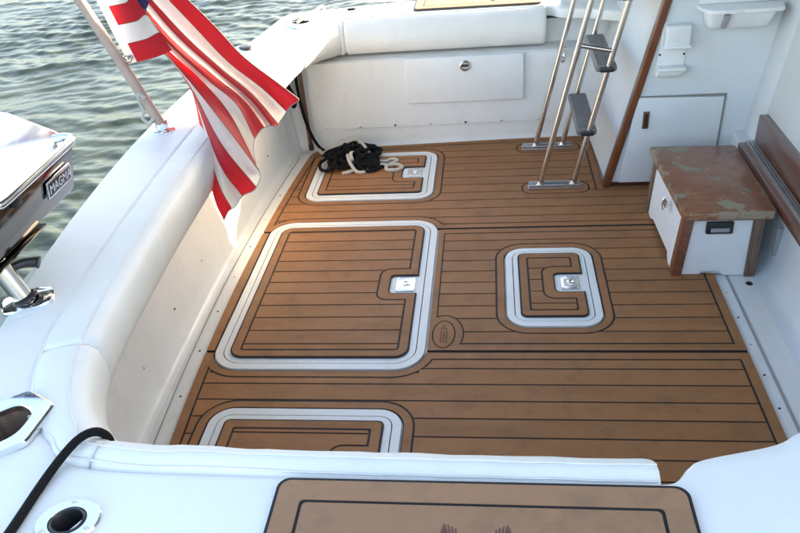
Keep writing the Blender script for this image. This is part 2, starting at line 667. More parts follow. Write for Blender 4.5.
# ------------------------------------------------------------------ water
def build_water():
    import numpy as np
    def axis(lo, hi, step, far):
        out = list(np.arange(lo, hi, step))
        s1, a = step, [lo]
        while a[-1] > -far:
            s1 *= 1.3
            a.append(a[-1] - s1)
        s1, b = step, [out[-1]]
        while b[-1] < far:
            s1 *= 1.3
            b.append(b[-1] + s1)
        return np.array(a[:0:-1] + out + b[1:])
    xs = axis(-7.5, 0.8, 0.028, 2500)
    ys = axis(1.6, 14.5, 0.028, 2500)
    X, Y = np.meshgrid(xs, ys, indexing='ij')
    rnd = random.Random(3)
    Z = np.zeros_like(X)
    # gust patches modulate the chop
    G1 = 0.75 + 0.30 * np.sin(0.9 * X + 0.5 * Y + 1.0) + 0.30 * np.sin(-0.6 * X + 1.1 * Y + 2.2)
    WX = X + 0.10 * np.sin(1.7 * Y + .6) + 0.05 * np.sin(4.1 * Y + 2)
    WY = Y + 0.08 * np.sin(2.3 * X + .3) + 0.04 * np.sin(5.3 * X + 1)
    for k in range(34):
        L = 0.10 * (1.095 ** k)
        ang = R(100) + rnd.gauss(0, 0.42)
        amp = 0.0072 * L ** 0.80 * rnd.uniform(0.6, 1.4) * (1.05 if L < .40 else .42)
        S = np.sin(2 * math.pi / L * (WX * math.cos(ang) + WY * math.sin(ang)) + rnd.uniform(0, 6.28))
        Z += amp * (S + 0.45 * S * S) * (np.clip(G1, .3, 1.5) if L < .5 else 1.0)
    D = np.maximum(0, np.maximum(np.abs(X + 3.3) - 5, np.abs(Y - 8) - 7))
    Z *= 1 / (1 + (D / 4) ** 2)
    nx, ny = X.shape
    V = np.stack([X, Y, Z], -1).reshape(-1, 3)
    ii = np.arange(nx - 1)[:, None] * ny + np.arange(ny - 1)[None, :]
    F = np.stack([ii, ii + ny, ii + ny + 1, ii + 1], -1).reshape(-1, 4)
    me = bpy.data.meshes.new('water')
    me.vertices.add(len(V))
    me.vertices.foreach_set('co', V.astype(np.float32).ravel())
    me.loops.add(F.size)
    me.loops.foreach_set('vertex_index', F.astype(np.int32).ravel())
    me.polygons.add(len(F))
    me.polygons.foreach_set('loop_start', np.arange(0, F.size, 4, dtype=np.int32))
    me.polygons.foreach_set('use_smooth', np.ones(len(F), dtype=bool))
    me.update(calc_edges=True)
    me.materials.append(M['water'])
    o = bpy.data.objects.new('water', me)
    o.location = (0, 0, -0.62)
    COL.objects.link(o)
    structure(o)
build_water()

# ------------------------------------------------------------------ boat shell
YC = 2.33
ZC = 0.63
I_K = [(-1.07, 0), (-1.065, .355), (-1.05, .665), (-1.028, .975), (-.995, 1.16), (-.935, 1.31), (-.852, 1.400), (-.75, 1.462), (-.4, 1.472), (0, 1.476), (.235, 1.478),
       (.262, 1.471), (.292, 1.464), (.318, 1.434), (.35, 1.414), (.47, 1.38), (.525, 1.347), (.62, 1.30), (.75, 1.27), (1.3, 1.26), (3.5, 1.2)]
O_K = [(-1.268, 0), (-1.252, .38), (-1.222, .70), (-1.165, 1.05), (-1.115, 1.36), (-1.09, 1.55), (-1.045, 1.625), (-.92, 1.65), (-.45, 1.735), (0, 1.77), (.235, 1.78),
       (.262, 1.78), (.292, 1.781), (.318, 1.783), (.35, 1.785), (.47, 1.79), (.525, 1.792), (.62, 1.795), (.75, 1.80), (1.3, 1.81), (3.5, 1.75)]

def mirror_full(half):
    return [(x, -w) for x, w in half[:0:-1]] + list(half)

# openings under the hawseholes and the rod holder cups
HOLES = [(-.955, .952, .062), (-.952, 3.735, .062), (-.716, .742, .034), (-.722, 3.915, .034)]

def build_coaming():
    I = [Vector((p.x, p.y)) for p in catmull([(x, w, 0) for x, w in mirror_full(I_K)], 10)]
    O = [Vector((p.x, p.y)) for p in catmull([(x, w, 0) for x, w in mirror_full(O_K)], 10)]
    rows = []
    for i, o in zip(I, O):
        d = (o - i).normalized()
        def P(v, z):
            return (v.x, v.y + YC, z)
        rows.append([P(i + d * .03, .585), P(i, .585), P(i, .615), P(i + d * .003, .625), P(i + d * .012, ZC),
                     *[P(i.lerp(o, .08 + .84 * k / 15), ZC + 0.003 * math.sin(math.pi * k / 15)) for k in range(16)], P(o - d * .022, ZC), P(o - d * .014, .626), P(o - d * .003, .612), P(o, .59),
                     P(o - d * .004, .50), P(o + d * .014, .49), P(o + d * .016, .45), P(o - d * .006, .44), P(o - d * .05, .0), P(o - d * .14, -.95)])
    bm = NB()
    grid(bm, rows)
    kill = []
    for f in bm.faces:
        c = f.calc_center_median()
        if c.z > .6:
            for hx, hy, hr in HOLES:
                if math.hypot(c.x - hx, c.y - hy) < hr:
                    kill.append(f)
                    break
    bmesh.ops.delete(bm, geom=kill, context='FACES')
    o = mk('coaming', bm, 'gel', None, 40)
    structure(o)
    return o
coaming = build_coaming()

def left_edge(y):
    w = y - YC
    return -1.012 + 0.045 * w * w

# liner walls: floor cove, leaning sides, shelf under the cap
def build_liner():
    half = [(-1.112, 0), (-1.108, .4), (-1.098, .75), (-1.075, 1.08), (-1.055, 1.22), (-1.03, 1.268), (-.98, 1.286), (-.6, 1.294), (-.1, 1.306), (.25, 1.316)]
    far = half + [(.6, 1.322), (1.0, 1.325)]
    near = half + [(.6, 1.322), (1.0, 1.325), (1.6, 1.33)]
    full = [(x, -w) for x, w in near[:0:-1]] + far
    C = [Vector((p.x, p.y)) for p in catmull([(x, w, 0) for x, w in full], 6)]
    rows = []
    n = len(C)
    for i, c in enumerate(C):
        t = (C[min(n - 1, i + 1)] - C[max(0, i - 1)]).normalized()
        d = Vector((-t.y, t.x))          # outward
        rows.append([(*(c + d * o + Vector((0, YC))), z) for o, z in
                     ((-.035, 0.001), (-.018, .004), (-.006, .014), (0, .035), (.012, .118), (.045, .36), (.056, .446), (.17, .451), (.19, .56))])
    bm = NB()
    grid(bm, rows)
    o = mk('cockpit_liner', bm, 'linergel', None, 40)
    structure(o)
    # bottom trim strip with its seam and screws along the far wall and transom
    rnd = random.Random(5)
    return o, C
liner, LINE = build_liner()

def liner_strip(name, z0, z1, off, mat, sel, parent, thick=0.004):
    """thin strip following the leaning wall between z0 and z1 for the plan points chosen by sel"""
    bm = NB()
    rows = []
    n = len(LINE)
    def oz(z):
        pts = [(0, .035), (.012, .118), (.045, .36), (.056, .446)]
        for (o0, a), (o1, b) in zip(pts, pts[1:]):
            if z <= b:
                return o0 + (o1 - o0) * (z - a) / (b - a)
        return .056
    for i, c in enumerate(LINE):
        if not sel(c):
            continue
        t = (LINE[min(n - 1, i + 1)] - LINE[max(0, i - 1)]).normalized()
        d = Vector((-t.y, t.x))
        def P(o, z):
            q = c + d * o + Vector((0, YC))
            return (q.x, q.y, z)
        rows.append([P(oz(z0) + .002, z0), P(oz(z0) - off, z0), P(oz(z0) - off - thick, z0 + .003), P(oz(z1) - off - thick, z1 - .003), P(oz(z1) - off, z1), P(oz(z1) + .002, z1)])
    if len(rows) > 1:
        V = grid(bm, rows)
        bm.faces.new(V[0])
        bm.faces.new(V[-1][::-1])
        return mk(name, bm, mat, parent, 40)

# panel faces standing slightly proud of the far wall (bottom edge is the screw line) and of the transom
liner_strip('wall_panel', .10, .444, 0, 'linergel', lambda c: c.y > 0.5 and -.945 < c.x < .45, liner, .010)
liner_strip('wall_panel', .075, .444, 0, 'linergel', lambda c: c.x < -.9 and abs(c.y) < 1.02, liner, .006)
liner_strip('wall_panel', .10, .444, 0, 'linergel', lambda c: c.y < -0.5 and -.945 < c.x < .45, liner, .010)

# cockpit floor
bm = NB()
box(bm, -1.3, 2.0, YC - 1.5, YC + 1.5, -0.06, 0.0)
floor = structure(mk('cockpit_floor', bm, 'floorgel', None, smooth=False))

def screw(parent, p, axis=(0, 0, 1), r=0.0045):
    bm = lathe(NB(), p, [(r, 0), (r, .0015), (r * .6, .0026), (0, .0028)], axis, 10)
    return mk('screw', bm, 'steel' if random.random() < .4 else 'hole', parent, 60)

for k in range(7):                       # along the bottom edge of the far panel
    x = -.87 + k * .183
    y = YC + 1.294 + .018 * (x + .6) + .012 - .012
    screw(liner, (x, y - .0005, .112), (0, -1, 0.1), .0055)
for k in range(7):                       # transom, two rows
    w = -.95 + k * .31
    screw(liner, (-1.112 + .034 * w * w + .003 - .009, YC + w, .14), (1, 0, .1))
for k in range(11):
    y = 1.25 + k * .23
    screw(floor, (left_edge(y) - .030, y, 0), r=.0038)
for k in range(9):
    screw(floor, (.821, 1.1 + k * .145, 0), r=.004)
# caulked joints of the sole beside the mats
bm = NB()
box(bm, .842, .851, 1.0, 2.93, 0.0, .0025)
mk('caulk_joint', bm, 'caulk', floor, smooth=False)
bm = NB()
rows = []
for k in range(40):
    y = 1.1 + k * .0615
    x = left_edge(y) - .055
    rows.append([(x - .002, y, .0005), (x - .002, y, .002), (x + .002, y, .002), (x + .002, y, .0005)])
grid(bm, rows)
mk('caulk_joint', bm, 'caulk', floor, smooth=False)

# stowage lid in the far wall, with its latch
bm = NB()
wy = lambda z: YC + 1.306 + .012 - .012 + (z - .118) * .137
hexa(bm, [(-.43, wy(.222), .222), (.158, wy(.222) + .006, .222), (.158, wy(.222) + .03, .222), (-.43, wy(.222) + .03, .222),
          (-.43, wy(.448) - .002, .446), (.158, wy(.448) + .004, .446), (.158, wy(.448) + .03, .446), (-.43, wy(.448) + .03, .446)], .006, 3)
bmesh.ops.translate(bm, verts=bm.verts, vec=(0, -.022, 0))
lid = mk('stowage_lid', bm, 'gel', liner, 40)
bm = lathe(NB(), (-.132, wy(.40) - .022, .402), [(0, 0), (.026, 0), (.026, .006), (.020, .010), (.018, .004), (0, .004)], (0, -1, .1), 24)
lk = mk('latch_ring', bm, 'steel', lid, 40)
bm = NB()
box(bm, -.150, -.114, wy(.40) - .036, wy(.40) - .030, .400, .409, .002)
mk('latch_pull', bm, 'hole', lk)

# ------------------------------------------------------------------ bolster cushions
CREST = [(-.99, 0), (-.985, .35), (-.972, .65), (-.95, .95), (-.925, 1.12), (-.88, 1.26), (-.815, 1.365), (-.74, 1.424), (-.4, 1.437), (0, 1.444), (.268, 1.447)]
CF = catmull([(x, w, 0) for x, w in mirror_full(CREST)], 8)
PROF = [(.100, .612), (.079, .633), (.035, .640), (0, .641), (-.026, .634), (-.042, .615), (-.050, .580), (-.049, .545), (-.040, .512), (-.022, .486), (.005, .472), (.04, .468), (.100, .50)]

SIDE = [(.048, .612), (.026, .632), (.012, .638), (0, .640), (-.020, .634), (-.040, .613), (-.057, .582), (-.069, .548), (-.071, .515), (-.062, .487), (-.040, .466), (-.01, .458), (.03, .47)]

def kwf(p):
    # the side bolsters are slimmer than the transom one
    t = min(1, max(0, (p.x + .93) / .19)) if abs(p.y) > 1.1 else 0
    t = t * t * (3 - 2 * t)
    return t

def bolster(i0, i1, name, label, group, endr=.02, wob=1):
    pts = CF[i0:i1 + 1]
    # resample evenly
    seg = [0]
    for a, b in zip(pts, pts[1:]):
        seg.append(seg[-1] + (b - a).length)
    L = seg[-1]
    def at(s):
        s = min(max(s, 0), L)
        for k in range(len(seg) - 1):
            if s <= seg[k + 1] + 1e-9:
                t = (s - seg[k]) / max(1e-9, seg[k + 1] - seg[k])
                return pts[k].lerp(pts[k + 1], t)
        return pts[-1]
    ss = [0, .002, .006, .012, .02]
    n = max(6, int(L / .03))
    ss = ss + [.035 + (L - .07) * k / n for k in range(n + 1)] + [L - a for a in (.02, .012, .006, .002, 0)]
    rows = []
    cz, co = .57, .02
    for s in ss:
        p = at(s)
        t = (at(s + .01) - at(s - .01)).normalized()
        d = Vector((-t.y, t.x, 0))
        e = min(s, L - s)
        k = 1.0 if e >= .02 else 1 - .17 * (1 - math.sqrt(max(0, 1 - (1 - e / .02) ** 2)))
        r = []
        kw = kwf(p)
        for (o, z), (o2, z2) in zip(PROF, SIDE):
            o, z = o + (o2 - o) * kw, z + (z2 - z) * kw
            oo = co + (o - co) * k
            zz = cz + (z - cz) * k
            q = p + d * oo
            nz = mnoise.noise((q.x * 9, q.y * 9, zz * 9)) * .0035 + mnoise.noise((q.x * 30, q.y * 30, zz * 12)) * .0012
            q = q - d * nz * wob
            r.append((q.x, q.y + YC, zz + nz * .6 * wob))
        rows.append(r)
    bm = NB()
    V = grid(bm, rows, closed_v=True)
    bm.faces.new(V[0])
    bm.faces.new(V[-1][::-1])
    root = tag(mk(name, bm, 'vinyl', None, 60), label, 'cushion', group)
    WLOC[root.name] = root.location.copy()
    # stitched seams: a thin welt along the crest and along the cap joint
    for (o, z, rr, mt) in ((-.008, .6402, .0014, 'vinyl'), (.078, .632, .0022, 'vinyl')):
        path = []
        for s in [L * .004 + L * .992 * k / 60 for k in range(61)]:
            p = at(s)
            t = (at(s + .01) - at(s - .01)).normalized()
            d = Vector((-t.y, t.x, 0))
            q = p + d * o * (1 - .65 * kwf(p))
            nz = mnoise.noise((q.x * 9, q.y * 9, z * 9)) * .0035
            path.append((q.x - d.x * nz, q.y + YC - d.y * nz, z + nz * .6))
        mk('welt', tube(NB(), path, rr, 6), mt, root, 60)
    return root

ci = (len(CF) - 1) // 2
h = 8
bolster(ci - 4 * h, ci + 4 * h, 'bolster_cushion', 'long white vinyl bolster running along the transom under the flag', 'padded bolsters')
bolster(ci + 4 * h, ci + 7 * h, 'bolster_cushion', 'short curved white corner bolster beside the black line hanging down the wall', 'padded bolsters')
bolster(ci - 7 * h, ci - 4 * h, 'bolster_cushion', 'short curved white corner bolster crossed by a single black line', 'padded bolsters')
bolster(ci + 7 * h, ci + 10 * h, 'bolster_cushion', 'straight white vinyl bolster above the wall with the stowage lid', 'padded bolsters')
bolster(ci - 10 * h, ci - 7 * h, 'bolster_cushion', 'straight white bolster beside the brown gunwale pad with large visible emblem', 'padded bolsters')

# ------------------------------------------------------------------ foam decking mats
MG, G = .037, .0072
SEAM_AB, SEAM_BC = 2.729, 1.926
def topy(x):
    return 3.627 + .055 * x

def sheet(y0, y1, lfn, rfn, extra=()):
    def f(y):
        if y <= y0 or y >= y1:
            return []
        a, b = lfn(y), rfn(y)
        return [(a, b)] if b > a else []
    return Shape(f, [y0, y1, *extra])

def far_sheet(ins):
    r = max(.02, .075 - ins)
    ytop = 3.574 - ins
    def lf(y):
        base = left_edge(y) + ins
        if y > ytop - r:
            dy = min(r, y - (ytop - r))
            base += r - math.sqrt(max(0, r * r - dy * dy))
        if y > ytop:
            base = max(base, (y + ins - 3.627) / .055)
        return base
    def rf(y):
        return (.492 if y > 3.078 - ins else .80) - ins
    ex = [ytop, ytop - r, 3.078 - ins] + [ytop - r + r * math.sin(k / 8 * math.pi / 2) for k in range(9)]
    return sheet(SEAM_AB + .0075 + ins, 3.65 - ins, lf, rf, ex)

def near_sheet(ins):
    fs = far_sheet(ins)
    mir = 2 * 2.3275
    def f(y):
        yy = mir - y
        res = fs(yy)
        out = []
        for a, b in res:
            if yy > 3.078 - ins:
                b = .80 - ins
            out.append((a, b))
        return out
    return Shape(f, [mir - c for c in fs.crit])

HA = (-.884, -.277, 3.0, 3.507, .075)
HC = (-.889, -.280, 1.147, 1.650, .075)
HB = (-.972, -.235, 1.830, 2.806, .105)
HS = (.040, .376, 2.055, 2.563, .075)

def rr(hh, grow):
    return rrect(hh[0] - grow, hh[1] + grow, hh[2] - grow, hh[3] + grow, max(.008, hh[4] + grow))

ZB, ZT = .0082, .010

def mat_sheet(name, label, shp, inset, hatches, pills, lattice, y0, y1, oval=None):
    root = thing(name, label, 'deck mat', ((.0, (y0 + y1) / 2, 0)), 'brown foam deck mats')
    hol = None
    back = shp
    pin, pin_g = inset(MG), inset(MG - G)
    for hh in hatches:
        back = back - rr(hh, .002)
    border = back
    for hh in hatches:
        border = border - rr(hh, .005)
        pin = pin - rr(hh, .038)
        pin_g = pin_g - rr(hh, .038 - G)
    for pl in pills:
        pin = pin - rr(pl, G)
        pin_g = pin_g - rr(pl, 0)
        border = border - rr(pl, G)
    if oval:
        cx, cy, a, b = oval
        pin = pin - ellipse(cx, cy, a + .030, b + .032)
        pin_g = pin_g - ellipse(cx, cy, a + .030 - G * .8, b + .032 - G * .8)
        border = border - ellipse(cx, cy, a, b)
    border = border - pin_g
    lay('mat_backing', back, y0, y1, .0005, ZB, 'black', root)
    lay('mat_border', border, y0, y1, ZB, ZT, 'foam', root, .04)
    for pl in pills:
        lay('base_surround', rr(pl, 0), pl[2], pl[3], ZB, ZT, 'foam', root)
    ks = sorted(lattice)
    ks = [-10] + ks + [10]
    for a, b in zip(ks, ks[1:]):
        lo, hi = max(a + G * .42, y0), min(b - G * .42, y1)
        if hi - lo > .004:
            lay('plank', pin, lo, hi, ZB, ZT, 'foam', root)
    if oval:
        cx, cy, a, b = oval
        badge = lay('oval_badge', ellipse(cx, cy, a - G * .7, b - G * .7), cy - b, cy + b, ZB, ZT, 'foam', root)[0]
        # debossed maker's mark, reading along the boat's beam
        bm = NB()
        mk2 = [[(.006, .052), (-.012, .030), (.013, .027), (-.004, .044)]]
        for xo in (-.010, 0, .010):          # illegible fine lines, as in the photograph
            mk2.append([(xo + .0028 * math.sin(k * 2.3 + xo * 400), .018 - k * .0045) for k in range(15)])
        for st in mk2:
            tube(bm, [(cx + p[0], cy + p[1], ZT + .0002) for p in st], .0013, 5)
        mk('maker_mark', bm, 'logo', badge, 60)
    return root

LA = [2.8296 + .075 * k for k in range(0, 12)]
LB = [2.0303 + .075 * k for k in range(0, 9)]
LCc = [1.4643 + .075 * k for k in range(-5, 6)]
PILLS = [(.125, .425, 3.462, 3.562, .04), (.135, .425, 3.028, 3.128, .04)]
mat_sheet('deck_mat', 'brown foam deck mat under the ladder feet with the rope heap on its corner', far_sheet(0), far_sheet, [HA, HB], PILLS, LA, SEAM_AB + .004, 3.66)
mat_sheet('deck_mat', 'brown foam deck mat with small oval maker badge and square hatch', sheet(SEAM_BC + .0065, SEAM_AB - .0065, lambda y: -.230, lambda y: .80),
          lambda i: sheet(SEAM_BC + .0065 + i, SEAM_AB - .0065 - i, lambda y: -.230 + i * .72, lambda y: .80 - i), [HS], [], LB, SEAM_BC, SEAM_AB, (-.178, 2.018, .041, .076))
mat_sheet('deck_mat', 'widest brown foam deck mat, its long planks running under the near bolster', near_sheet(0), near_sheet, [HC, HB], [], LCc, 1.0, SEAM_BC - .004)
st = thing('deck_mat', 'narrow brown foam strip between the large hatch and the transom', 'deck mat', (-1.0, 2.33, 0), 'brown foam deck mats')
sshape = sheet(SEAM_BC + .006, SEAM_AB - .006, lambda y: left_edge(y), lambda y: HB[0] - .006) - rr(HB, .005)
lay('mat_backing', sheet(SEAM_BC + .003, SEAM_AB - .003, lambda y: left_edge(y), lambda y: HB[0] - .003) - rr(HB, .002), SEAM_BC, SEAM_AB, .0005, ZB, 'black', st)
lay('mat_border', sshape, SEAM_BC, SEAM_AB, ZB, ZT, 'foam', st)

# dark adhesive showing in the joints between the mats
for yy, xa in ((SEAM_AB, -.225), (SEAM_BC, -.225)):
    bm = NB()
    box(bm, xa, .80, yy - .012, yy + .012, .0003, .0062)
    mk('mat_joint', bm, 'black', floor, smooth=False)

# ------------------------------------------------------------------ hatches
def hatch(label, hh, lattice, ly, lsz=(.072, .088), frame_w=.030, ring=.022, pm=.042):
    x0, x1, y0, y1, r = hh
    root = thing('deck_hatch', label, 'hatch', ((x0 + x1) / 2, (y0 + y1) / 2, 0), 'framed hatches in the deck')
    lay('gasket', rr(hh, -.004), y0, y1, .0005, .004, 'black', root)
    lay('frame', rr(hh, -.003) - rr(hh, -frame_w), y0, y1, .0005, .0125, 'trim', root, .06)
    i1 = frame_w + .0035
    lidp = lay('lid', rr(hh, -i1), y0, y1, .004, .0125, 'trim', root, .06)[0]
    i2 = i1 + ring
    nx0 = x1 - i2 - .105
    N0 = rrect(nx0, x1, ly - .058, ly + .058, .018)
    N0g = rrect(nx0 - .005, x1, ly - .063, ly + .063, .02)
    N1 = rrect(nx0 - .048, x1, ly - .106, ly + .106, .045)
    N1g = rrect(nx0 - .048 + G, x1, ly - .106 + G, ly + .106 - G, .045 - G)
    back = rr(hh, -i2) - N0
    lay('pad_backing', back, y0, y1, .0125, .0178, 'black', root)
    inn = rr(hh, -i2 - pm) - N1
    inng = rr(hh, -i2 - pm + G) - N1g
    lay('pad_border', rr(hh, -i2 - .006) - N0g - inng, y0, y1, .0178, .0195, 'foam', root, .04)
    ks = [-10] + sorted(lattice) + [10]
    for a, b in zip(ks, ks[1:]):
        lo, hi = max(a + G * .42, y0), min(b - G * .42, y1)
        if hi - lo > .004:
            lay('plank', inn, lo, hi, .0178, .0195, 'foam', root)
    # flush latch
    lx = nx0 + .018 + lsz[0] / 2 + .004
    lw, lh = lsz[0] / 2, lsz[1] / 2
    lat = mk('latch', prism(NB(), [(lx - lw, ly - lh), (lx + lw, ly - lh), (lx + lw, ly + lh), (lx - lw, ly + lh)], .0125, .017, .002), 'latch', root)
    bm = NB()
    box(bm, lx - lw * .72, lx + lw * .55, ly - lh * .55, ly + lh * .55, .0170, .0178, .0003, 1)
    mk('finger_pull', bm, 'steel', lat)
    mk('lock_cylinder', lathe(NB(), (lx + lw * .1, ly + .002, .0178), [(0, 0), (.014, 0), (.014, .003), (.010, .004), (.007, .0022), (0, .0022)], seg=18), 'chrome', lat)
    for sx in (-1, 1):
        for sy in (-1, 1):
            mk('screw', lathe(NB(), (lx + sx * lw * .84, ly + sy * lh * .84, .0170), [(.0045, 0), (.004, .001), (0, .0012)], seg=10), 'chrome', lat)
    return root

hatch('white framed deck hatch half covered by the heaped black rope', HA, LA, 3.262)
hatch('largest white framed deck hatch with brown planked lid and square latch', HB, LB + [1.955, 2.690 + .015], 2.312)
hatch('small upright white framed deck hatch in the mat with oval badge', HS, LB, 2.312, (.066, .084), .028, .018, .040)
hatch('white framed deck hatch half hidden behind the near bolster', HC, LCc + [1.5393], 1.39)

# ------------------------------------------------------------------ gunwale pads with emblem
def gunwale_pad(label, x0, x1, ya, yb, inner, skew):
    root = thing('gunwale_pad', label, 'deck pad', ((x0 + x1) / 2, (ya + yb) / 2, ZC), 'brown foam pads on the side decks')
    z = ZC + .0035
    def shape(i):
        r = max(.008, .022 - i * .4)
        rc = rrect(x0 + i, x1 - i, ya + i, yb - i, r)
        return rc
    lay('pad_backing', shape(0), ya, yb, z, z + .0062, 'black', root)
    lay('pad_border', shape(.006) - shape(.046), ya, yb, z + .0062, z + .008, 'foamtop', root)
    lay('pad_centre', shape(.052), ya, yb, z + .0062, z + .008, 'foamtop', root)
    # emblem: two feathered fans of fine strokes
    cx = x0 + (x1 - x0) * .5 + .0
    s = 1 if inner > 0 else -1
    cy = (ya + yb) / 2 + s * .006
    cx = -.035
    bm = NB()
    for side in (-1, 1):
        for k in range(9):
            a = R(90) + side * R(-20 - k * 3.2)
            p0 = Vector((cx + side * .004, cy - s * .036 + s * k * .001))
            L_ = .094 - abs(k - 3) * .0045
            tip = p0 + Vector((math.cos(a), math.sin(a) * s)) * L_
            mid = p0.lerp(tip, .5) + Vector((side * (.010 - k * .0004), 0))
            path = catmull([(p0.x, p0.y, z + .0078), (mid.x, mid.y, z + .0078), (tip.x, tip.y, z + .0078)], 5)
            tube(bm, path, lambda t: .0004 + .0013 * math.sin(min(1, t * 1.15) * math.pi * .75), 5)
        for k in range(5):
            a = R(-60 - 12 * k) if side > 0 else R(-120 + 12 * k)
            p0 = Vector((cx, cy - s * .03))
            tip = p0 + Vector((math.cos(a), math.sin(a) * s)) * .06
            tube(bm, [(p0.x, p0.y, z + .0082), (tip.x, tip.y, z + .0082)], .0025, 5)
    mk('emblem', bm, 'emblem', root, 60)
    return root
gunwale_pad('brown gunwale pad with black edge lines and maroon feather emblem beside slim bolster', -.374, .305, .56, .843, 1, 0)
gunwale_pad('sunlit tan gunwale pad above the stowage lid wall', -.389, .250, 3.838, 4.08, -1, 0)

# ------------------------------------------------------------------ deck fittings
def ring_plate(bm, outer, inner, z0, z1, depth):
    """outer and inner outlines (same count) -> bevelled flange with a sunken well"""
    n = len(outer)
    oc = Vector((sum(p[0] for p in outer) / n, sum(p[1] for p in outer) / n))
    def sc(pts, k):
        return [(oc.x + (p[0] - oc.x) * k, oc.y + (p[1] - oc.y) * k) for p in pts]
    rows = [[(x, y, z0) for x, y in outer], [(x, y, z1 - .003) for x, y in outer], [(x, y, z1) for x, y in sc(outer, .95)],
            [(x, y, z1) for x, y in sc(inner, 1.06)], [(x, y, z1 - .003) for x, y in inner], [(x, y, z1 - depth) for x, y in sc(inner, .96)]]
    grid(bm, rows, closed_v=True)
    return bm

def circ(cx, cy, rx, ry, n=28, rot=0):
    out = []
    for k in range(n):
        a = 2 * math.pi * k / n
        x, y = rx * math.cos(a), ry * math.sin(a)
        out.append((cx + x * math.cos(rot) - y * math.sin(rot), cy + x * math.sin(rot) + y * math.cos(rot)))
    return out

def rod_holder(label, cx, cy, rot):
    root = thing('rod_holder', label, 'rod holder', (cx, cy, ZC), 'flush rod holders in the side decks')
    z = ZC + .002
    mk('flange', ring_plate(NB(), circ(cx, cy, .056, .046, 32, rot), circ(cx, cy, .031, .027, 32, rot), z, z + .008, .012), 'chrome', root, 10)
    # black liner cup
    bm = NB()
    rows = [[(x, y, zz) for x, y in circ(cx + dx, cy, .030 * k, .026 * k, 24, rot)] for k, zz, dx in ((1.04, z + .007, 0), (.88, z + .009, 0), (.84, z + .003, .002), (.82, z - .12, .035), (.1, z - .121, .035))]
    V = grid(bm, rows, closed_v=True)
    bm.faces.new(V[-1])
    mk('cup_liner', bm, 'blackp', root, 40)
    for k in range(3):
        a = rot + R(90 + 120 * k)
        px, py = cx + .0435 * math.cos(a), cy + .0375 * math.sin(a)
        mk('screw', lathe(NB(), (px, py, z + .008), [(.0055, 0), (.0045, .0012), (0, .0016)], seg=12), 'steel', root)
    return root

# the cap has a shallow skin, so the wells sit proud of it by a hair
rod_holder('chrome rod holder cup in the side deck between the hexagonal hawsehole and pad', -.716, .742, R(8))
rod_holder('chrome rod holder cup on the sunlit side deck near tan pad', -.722, 3.915, R(-8))

def hexpts(cx, cy, a, b, rot, rnd=.35, n=6):
    """softly rounded hexagon outline, 8 points per corner"""
    cs = []
    for k in range(n):
        t = 2 * math.pi * (k + .5) / n
        cs.append(Vector((a * math.cos(t), b * math.sin(t))))
    out = []
    for k in range(n):
        p, c, q = cs[k - 1], cs[k], cs[(k + 1) % n]
        s = c.lerp(p, rnd / 2)
        e = c.lerp(q, rnd / 2)
        for j in range(6):
            t = j / 5
            out.append((1 - t) ** 2 * s + 2 * t * (1 - t) * c + t * t * e)
    return [(cx + p.x * math.cos(rot) - p.y * math.sin(rot), cy + p.x * math.sin(rot) + p.y * math.cos(rot)) for p in out]

def hawse(label, cx, cy, rot, withline):
    root = thing('hawsehole', label, 'hawsehole', (cx, cy, ZC), 'chrome hawseholes in the stern corners')
    z = ZC + .002
    mk('bezel', ring_plate(NB(), hexpts(cx, cy, .108, .086, rot, .22), hexpts(cx, cy, .066, .050, rot, .75), z, z + .012, .014), 'chrome', root, 10)
    bm = NB()
    rows = [[(x, y, zz) for x, y in hexpts(cx, cy, .066 * k, .050 * k, rot, .75)] for k, zz in ((1.02, z + .006), (1.0, z - .03), (.98, z - .09), (.6, z - .13), (.05, z - .135))]
    V = grid(bm, rows, closed_v=True)
    bm.faces.new(V[-1])
    mk('well', bm, 'woodraw' if not withline else 'hole', root, 40)
    # cleat bar inside the well
    mk('cleat_bar', tube(NB(), [(cx - .055 * math.cos(rot), cy - .055 * math.sin(rot), z - .05), (cx + .055 * math.cos(rot), cy + .055 * math.sin(rot), z - .05)], .010, 10), 'steel_darkened', root)
    return root

hawse('hexagonal chrome hawsehole beside the single black line', -.958, .952, R(62), False)
hawse('chrome hawsehole in sunlit corner with a tan line in it', -.952, 3.735, R(-62), True)
tan = tag(mk('dock_line', tube(NB(), catmull([(-.965, 3.725, .640), (-.93, 3.79, .652), (-.90, 3.87, .654), (-.885, 3.97, .650), (-.878, 3.99, .625), (-.875, 4.0, .56)], 6), .008, 8), 'staff', None), 'tan line leading out of the sunlit hawsehole', 'rope')

# grill mount plate on the transom cap, and its twin under the flag
def mount_outline(cx, cy, rot, k=1.0):
    pts = [(-.050, -.034), (.0, -.042), (.048, -.034), (.058, 0), (.048, .034), (0, .042), (-.050, .034), (-.058, 0)]
    pts = catmull([(a * k, b * k, 0) for a, b in pts], 4, True)
    return [(cx + p.x * math.cos(rot) - p.y * math.sin(rot), cy + p.x * math.sin(rot) + p.y * math.cos(rot)) for p in pts]

bm = ring_plate(NB(), mount_outline(-1.128, 3.345, R(-35)), mount_outline(-1.128, 3.345, R(-35), .55), ZC + .002, ZC + .010, .010)
rh = thing('rod_holder', 'empty chrome deck socket behind the flag with black cap', 'rod holder', (-1.128, 3.345, ZC), 'flush rod holders in the side decks')
mk('flange', bm, 'chrome', rh, 30)
mk('cap', prism(NB(), mount_outline(-1.128, 3.345, R(-35), .56), ZC + .0025, ZC + .017, .003), 'blackp', rh)

